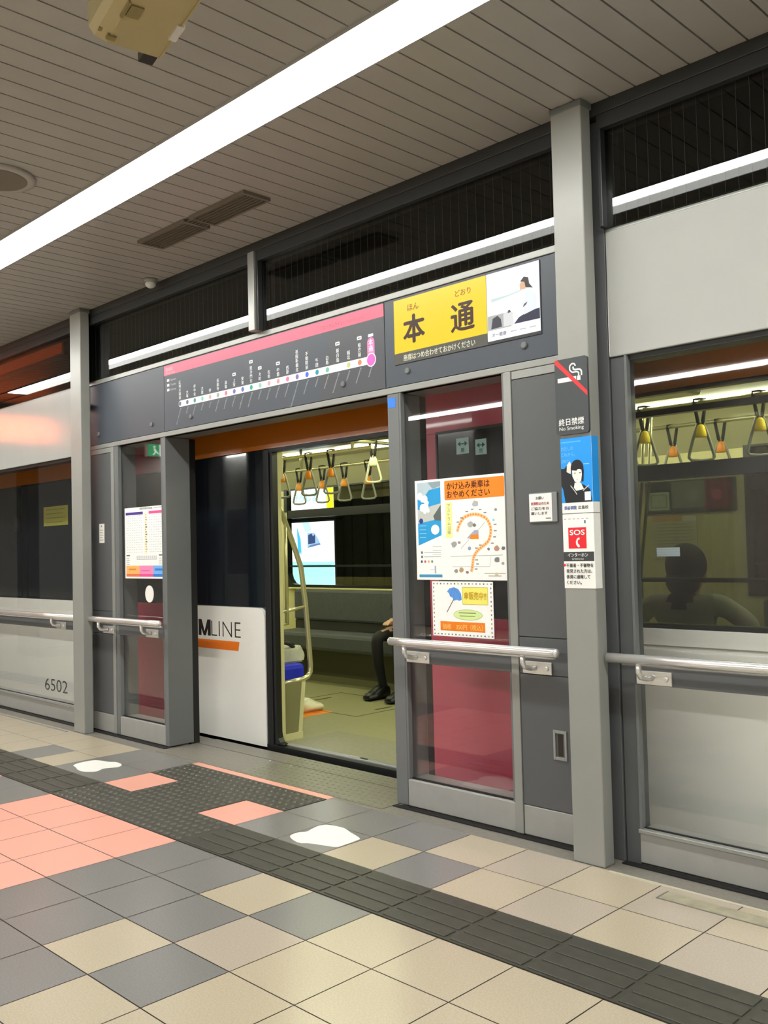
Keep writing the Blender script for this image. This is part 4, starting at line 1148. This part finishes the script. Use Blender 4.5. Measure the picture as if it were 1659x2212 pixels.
M_belt = mat('strap_belt', '#1c1c1a', rough=.6)
M_ring = mat('strap_ring_grey', '#85887c', rough=.3)
M_org = mat('strap_grip_orange', '#e08a12', rough=.4)
M_yel = mat('strap_grip_yellow', '#ffe010', rough=.4)
M_wht = mat('strap_grip_pale', '#dfe0bd', rough=.4)
def strap(x, y, zr, label, group, cover, ring, face=0.35, pale=False):
    """belt loop over the rail, coloured grip, triangular ring"""
    t = thing('hand_strap', label, 'hand strap', (x, y, zr - .3), group)
    c, s_ = math.cos(face), math.sin(face)
    def W(u, d, z): return (x + u * c - d * s_, y + u * s_ + d * c, zr + z)
    b = MB()
    b.tube([W(-.03, 0, -.01), W(-.03, 0, .017), W(.0, 0, .02), W(.03, 0, .017), W(.03, 0, -.01)], .006, 6)
    b.tube([W(-.028, 0, .0), W(-.006, 0, -.13)], .01, 6); b.tube([W(.028, 0, .0), W(.006, 0, -.13)], .01, 6); b.build('belt', M_belt, t)
    b = MB(); b.tube([W(0, 0, -.112), W(0, 0, -.122), W(0, 0, -.15), W(0, 0, -.172), W(0, 0, -.178)], [.012, .021, .027, .029, .026], 12); b.build('grip_cover', cover, t)
    b = MB()
    pts = [(-.012, -.108), (0, -.104), (.012, -.108), (.022, -.13), (.04, -.19), (.06, -.264), (.062, -.28), (.05, -.293), (0, -.297), (-.05, -.293), (-.062, -.28), (-.06, -.264), (-.04, -.19), (-.022, -.13)]
    b.tube([W(u, 0, z) for u, z in pts], .0085, 8, closed=True); b.build('ring', ring, t)
G1, G2, G3, G4 = 'near row straps in the doorway', 'aisle straps in the doorway', 'near row straps in the right bay', 'aisle straps in the right bay'
ORD = ['first', 'second', 'third', 'fourth', 'fifth', 'sixth']
for i, x in enumerate((-5.59, -5.28, -5.03)):
    strap(x, Y1, ZR, ORD[i] + ' from the left of the nearer orange grip straps in the doorway', G1, M_org, M_ring)
for i, x in enumerate((-6.33, -6.02, -5.74, -5.45, -5.12)):
    strap(x, Y2, ZR - .0, ORD[i] + ' from the left of the farther orange grip straps in the doorway', G2, M_org, M_ring)
strap(-4.93, 1.3, 2.14, 'pale strap hanging from the cross rail at the upper right of the doorway', 'cross rail strap', M_wht, M_wht)
for i, x in enumerate((-2.515, -2.20, -1.895)):
    strap(x, Y1, ZR, 'yellow grip strap in the right bay, ' + ORD[i] + ' from the column', G3, M_yel, M_ring, face=.6)
for i, x in enumerate((-3.06, -2.765, -2.46)):
    strap(x, Y2, ZR - .01, 'orange brown grip strap farther back in the right bay, ' + ORD[i] + ' from the column', G4, M_org, M_ring, face=.6)

# floor of the cabin
b = MB()
for x0, x1, y0, y1 in ((-6.43, -5.42, 1.52, 1.53), (-6.43, -5.42, 2.275, 2.285), (-6.435, -6.425, 1.52, 2.285), (-5.425, -5.415, 1.52, 2.285)): b.box(x0, x1, y0, y1, Z0, Z0 + .0015)
for x, y in ((-6.3, 1.95), (-5.52, 1.93)):
    b.box(x - .015, x + .015, y - .09, y + .09, Z0, Z0 + .002)
tag(b.build('hatch_outline', mat('hatch_seam', '#4d4a26', rough=.6)), 'dark outline of a floor hatch on the train floor', 'hatch')
b = MB(); b.box(-5.9, -5.73, 1.2, 1.56, Z0, Z0 + .0012); b.box(-5.84, -5.79, 1.42, 1.5, Z0 + .0012, Z0 + .0018, m=1)
tag(b.build('orange_floor_sticker', [ink('#f08a10'), ink('#d65a10')]), 'orange sticker on the train floor by the white shoe', 'sticker')

# pictures at the far wall of the right bay
t = thing('picture_frame', 'dark advert frame with grey and red pictures on the train far wall', 'frame', (-3.24, 2.89, 1.56))
b = MB(); b.box(-3.6, -2.89, 2.88, 2.899, 1.56, 1.8, b=.004); b.build('frame', M_dwall, t)
P = Print(2.8795); P.rect(-3.57, 1.585, -3.4, 1.72, '#b9c7a8'); P.rect(-3.555, 1.6, -3.415, 1.705, '#7f8f76'); P.rect(-3.54, 1.61, -3.43, 1.695, '#aeb99c'); P.rect(-3.38, 1.595, -3.12, 1.79, '#83857a'); P.disc(-3.22, 1.69, .05, '#9a9c92'); P.rect(-3.12, 1.58, -2.92, 1.79, '#7b1f2c'); P.disc(-3.03, 1.68, .04, '#c05070'); P.build('pictures', t)
t = thing('paper_notice', 'pale paper notice with an orange heading on the train far wall', 'notice', (-3.38, 2.895, 1.22))
b = MB(); b.box(-3.55, -3.2, 2.893, 2.8995, 1.22, 1.54); b.build('paper', ink('#c3bf9f'), t)
P = Print(2.8928); P.rect(-3.55, 1.5, -3.31, 1.54, '#c79a4a'); P.rect(-3.31, 1.5, -3.2, 1.54, '#d9dcc9')
for k in range(10): P.rect(-3.52, 1.475 - k * .024, -3.26 + .02 * (k % 3), 1.481 - k * .024, '#96937a')
P.build('print', t)
t = thing('grab_pole', 'pair of thin bright slanting grab poles in the right bay', 'pole', (-2.6, 1.0, Z0))
b = MB(); b.tube([(-2.53, 1.0, ZR), (-2.56, 1.0, 1.66), (-2.62, 1.0, 1.2), (-2.63, 1.0, Z0)], .01, 8); b.build('pole', M_pole, t)
b = MB(); b.tube([(-2.50, 1.02, ZR), (-2.53, 1.02, 1.66), (-2.595, 1.02, 1.2), (-2.60, 1.02, Z0)], .01, 8); b.build('pole', M_pole, t)

# bag on the blue seat
t = thing('shoulder_bag', 'white bag with black straps standing on the blue seat', 'bag', (-5.42, .78, .53))
b = MB(); b.prism([(.64, .53), (.93, .53), (.945, .58), (.9, .66), (.86, .635), (.72, .64), (.665, .67), (.63, .6)], 'x', -5.52, -5.33); 
bmesh.ops.bevel(b.bm, geom=b.bm.edges[:], offset=.012, segments=2, affect='EDGES'); b.build('body', mat('bag_canvas', '#c9c9b6', rough=.8, mott=.08, mscale=30), t)
b = MB(); b.tube([(-5.4, .66, .655), (-5.4, .70, .70), (-5.4, .76, .705), (-5.4, .83, .67), (-5.4, .89, .65)], .016, 8); b.tube([(-5.36, .68, .64), (-5.35, .74, .685), (-5.35, .8, .67), (-5.36, .86, .635)], .014, 8); b.build('strap', M_belt, t)

# ---- seated people
def seated(name, label, loc, rot, seat, skin, shirt, sleeve, trousers, shoe, hair, arm_out=.08, legs_out=.0, toe=.0, elbow_up=0.0, leg_len=0.0):
    """one skinned body; local +y is the way the sitter faces, origin on the floor under the pelvis"""
    V, R, E, N = [], [], [], []
    def v(x, y, z, r, tagname, prev=None):
        V.append((x, y, z)); R.append(r); N.append(tagname)
        if prev is not None: E.append((prev, len(V) - 1))
        return len(V) - 1
    h = seat
    pel = v(0, .03, h + .09, .12, 't'); bel = v(0, .0, h + .24, .115, 's', pel); che = v(0, -.01, h + .43, .125, 's', bel)
    nb = v(0, .0, h + .545, .06, 's', che); nk = v(0, .02, h + .575, .055, 'k', nb); hd = v(0, .035, h + .63, .078, 'k', nk); ht = v(0, .03, h + .705, .082, 'k', hd)
    for s_ in (-1, 1):
        hp = v(s_ * .095, .06, h + .075, .085, 't', pel); kn = v(s_ * (.12 + legs_out), .45, h + .045, .062, 't', hp)
        cf = v(s_ * (.12 + legs_out), .47 + leg_len * .4, h * .55 + .03, .052, 't', kn); an = v(s_ * (.12 + legs_out), .46 + leg_len, .10, .038, 't', cf)
        he = v(s_ * (.12 + legs_out), .45 + leg_len, .045, .036, 'f', an); to = v(s_ * (.125 + legs_out), .60 + leg_len, .032, .03, 'f', he)
        sh = v(s_ * .17, -.01, h + .525, .06, 'a', che); el = v(s_ * (.22 + arm_out), .06, h + .235 + elbow_up, .05, 'a', sh)
        wr = v(s_ * .11, .27, h + .17, .03, 'a', el); pa = v(s_ * .075, .33, h + .16, .03, 'k', wr)
        for q, (dx, ln) in enumerate(((.03, .055), (.012, .068), (-.006, .072), (-.023, .062))):
            k1 = v(s_ * (.065) + dx * s_, .375, h + .165, .010, 'k', pa); k2 = v(s_ * .06 + dx * s_, .375 + ln * .6, h + .145, .0085, 'k', k1)
        v(s_ * .035, .345, h + .185, .010, 'k', pa)
    me = bpy.data.meshes.new(name + '_frame'); me.from_pydata([Vector(p) * 1 for p in V], E, [])
    o = bpy.data.objects.new(name + '_frame', me); C.objects.link(o)
    md = o.modifiers.new('skin', 'SKIN'); md.use_smooth_shade = True
    for i, sv in enumerate(me.skin_vertices[0].data):
        sv.radius = (R[i], R[i]); sv.use_root = (i == 0)
    o.modifiers.new('sub', 'SUBSURF').levels = 2
    dg = bpy.context.evaluated_depsgraph_get(); dg.update()
    bm_ = bpy.data.meshes.new_from_object(o.evaluated_get(dg))
    bpy.data.objects.remove(o)
    segs = [(Vector(V[a]), Vector(V[c]), N[c]) for a, c in E]
    idx = {'k': 0, 's': 1, 'a': 2, 't': 3, 'f': 4}
    bm_.materials.clear()
    for m_ in (skin, shirt, sleeve, trousers, shoe): bm_.materials.append(m_)
    for p in bm_.polygons:
        best, bd = 's', 9
        for a, c, n in segs:
            d = c - a; q = max(0, min(1, (p.center - a).dot(d) / max(d.length_squared, 1e-9)))
            ds = (p.center - (a + d * q)).length
            if ds < bd: bd, best = ds, n
        p.material_index = idx[best]; p.use_smooth = True
    bm_.name = 'body'
    t = thing(name, label, 'person', loc)
    t.rotation_euler = (0, 0, rot)
    body = bpy.data.objects.new('body', bm_); C.objects.link(body); body.parent = t
    def loc_part(mb, n, m_):
        ORG[t.name] = Vector((0, 0, 0)); mb.build(n, m_, t); ORG[t.name] = Vector(loc)
    b = MB(); b.ball((0, .01, h + .70), .1, .105, .112, u=20, v=14); b.ball((0, -.03, h + .625), .088, .06, .08, u=16, v=12)
    for f_ in b.bm.faces: f_.smooth = True
    loc_part(b, 'hair', hair)
    b = MB(); b.ball((0, .115, h + .637), .011, .018, .02); loc_part(b, 'nose', skin)
    for s_ in (-1, 1):
        b = MB(); b.ball((s_ * .084, .03, h + .637), .01, .018, .028); loc_part(b, 'ear', skin)
        b = MB(); b.ball((s_ * .03, .103, h + .66), .012, .008, .007); loc_part(b, 'eye', MATS['strap_belt'])
    b = MB(); b.ball((0, .104, h + .592), .022, .006, .005); loc_part(b, 'mouth', MATS['strap_belt'])
    for s_ in (-1, 1):
        xs_ = s_ * (.122 + legs_out); y_ = .535 + leg_len
        b = MB(); b.prism([(y_ - .125, .002), (y_ + .14, .002), (y_ + .152, .03), (y_ + .13, .058), (y_ + .07, .072), (y_ + .03, .095), (y_ - .03, .125), (y_ - .115, .12), (y_ - .135, .06)], 'x', xs_ - .05, xs_ + .05)
        bmesh.ops.bevel(b.bm, geom=b.bm.edges[:], offset=.018, segments=3, affect='EDGES')
        for f_ in b.bm.faces: f_.smooth = True
        loc_part(b, 'shoe', shoe)
    return t
M_skin = mat('skin', '#c89f82', rough=.5, mott=.04)
M_hair = mat('black_hair', '#0d0c0c', rough=.45, bump=.4, bscale=180)
M_ndark = mat('dark_vest', '#2a2b26', rough=.8, mott=.1)
M_sleeve = mat('white_shirt', '#efeddf', rough=.75, mott=.06)
M_trou = mat('black_trousers', '#0e0f13', rough=.75, mott=.15)
M_bshoe = mat('black_shoe', '#0b0b0c', rough=.4)
M_wshoe = mat('white_sneaker', '#efeccd', rough=.5, mott=.04)
M_jean = mat('blue_jeans', '#2d3550', rough=.8, mott=.1)
seated('person', 'person with short black hair and dark vest seated with back to the right window', (-2.215, .78, Z0), 0.0, .50, M_skin, M_ndark, M_sleeve, M_trou, M_bshoe, M_hair, arm_out=.09, elbow_up=.17)
seated('person', 'person in black trousers and shoes seated on the far bench behind the right jamb', (-5.75, 2.67, Z0), math.pi, .50, M_skin, M_trou, M_trou, M_trou, M_bshoe, M_hair, legs_out=.01, leg_len=-.08)
seated('person', 'person behind the train side showing one white sneaker by the pipe frame', (-6.02, .80, Z0), 0.0, .50, M_skin, M_jean, M_sleeve, M_jean, M_wshoe, M_hair, leg_len=.1)
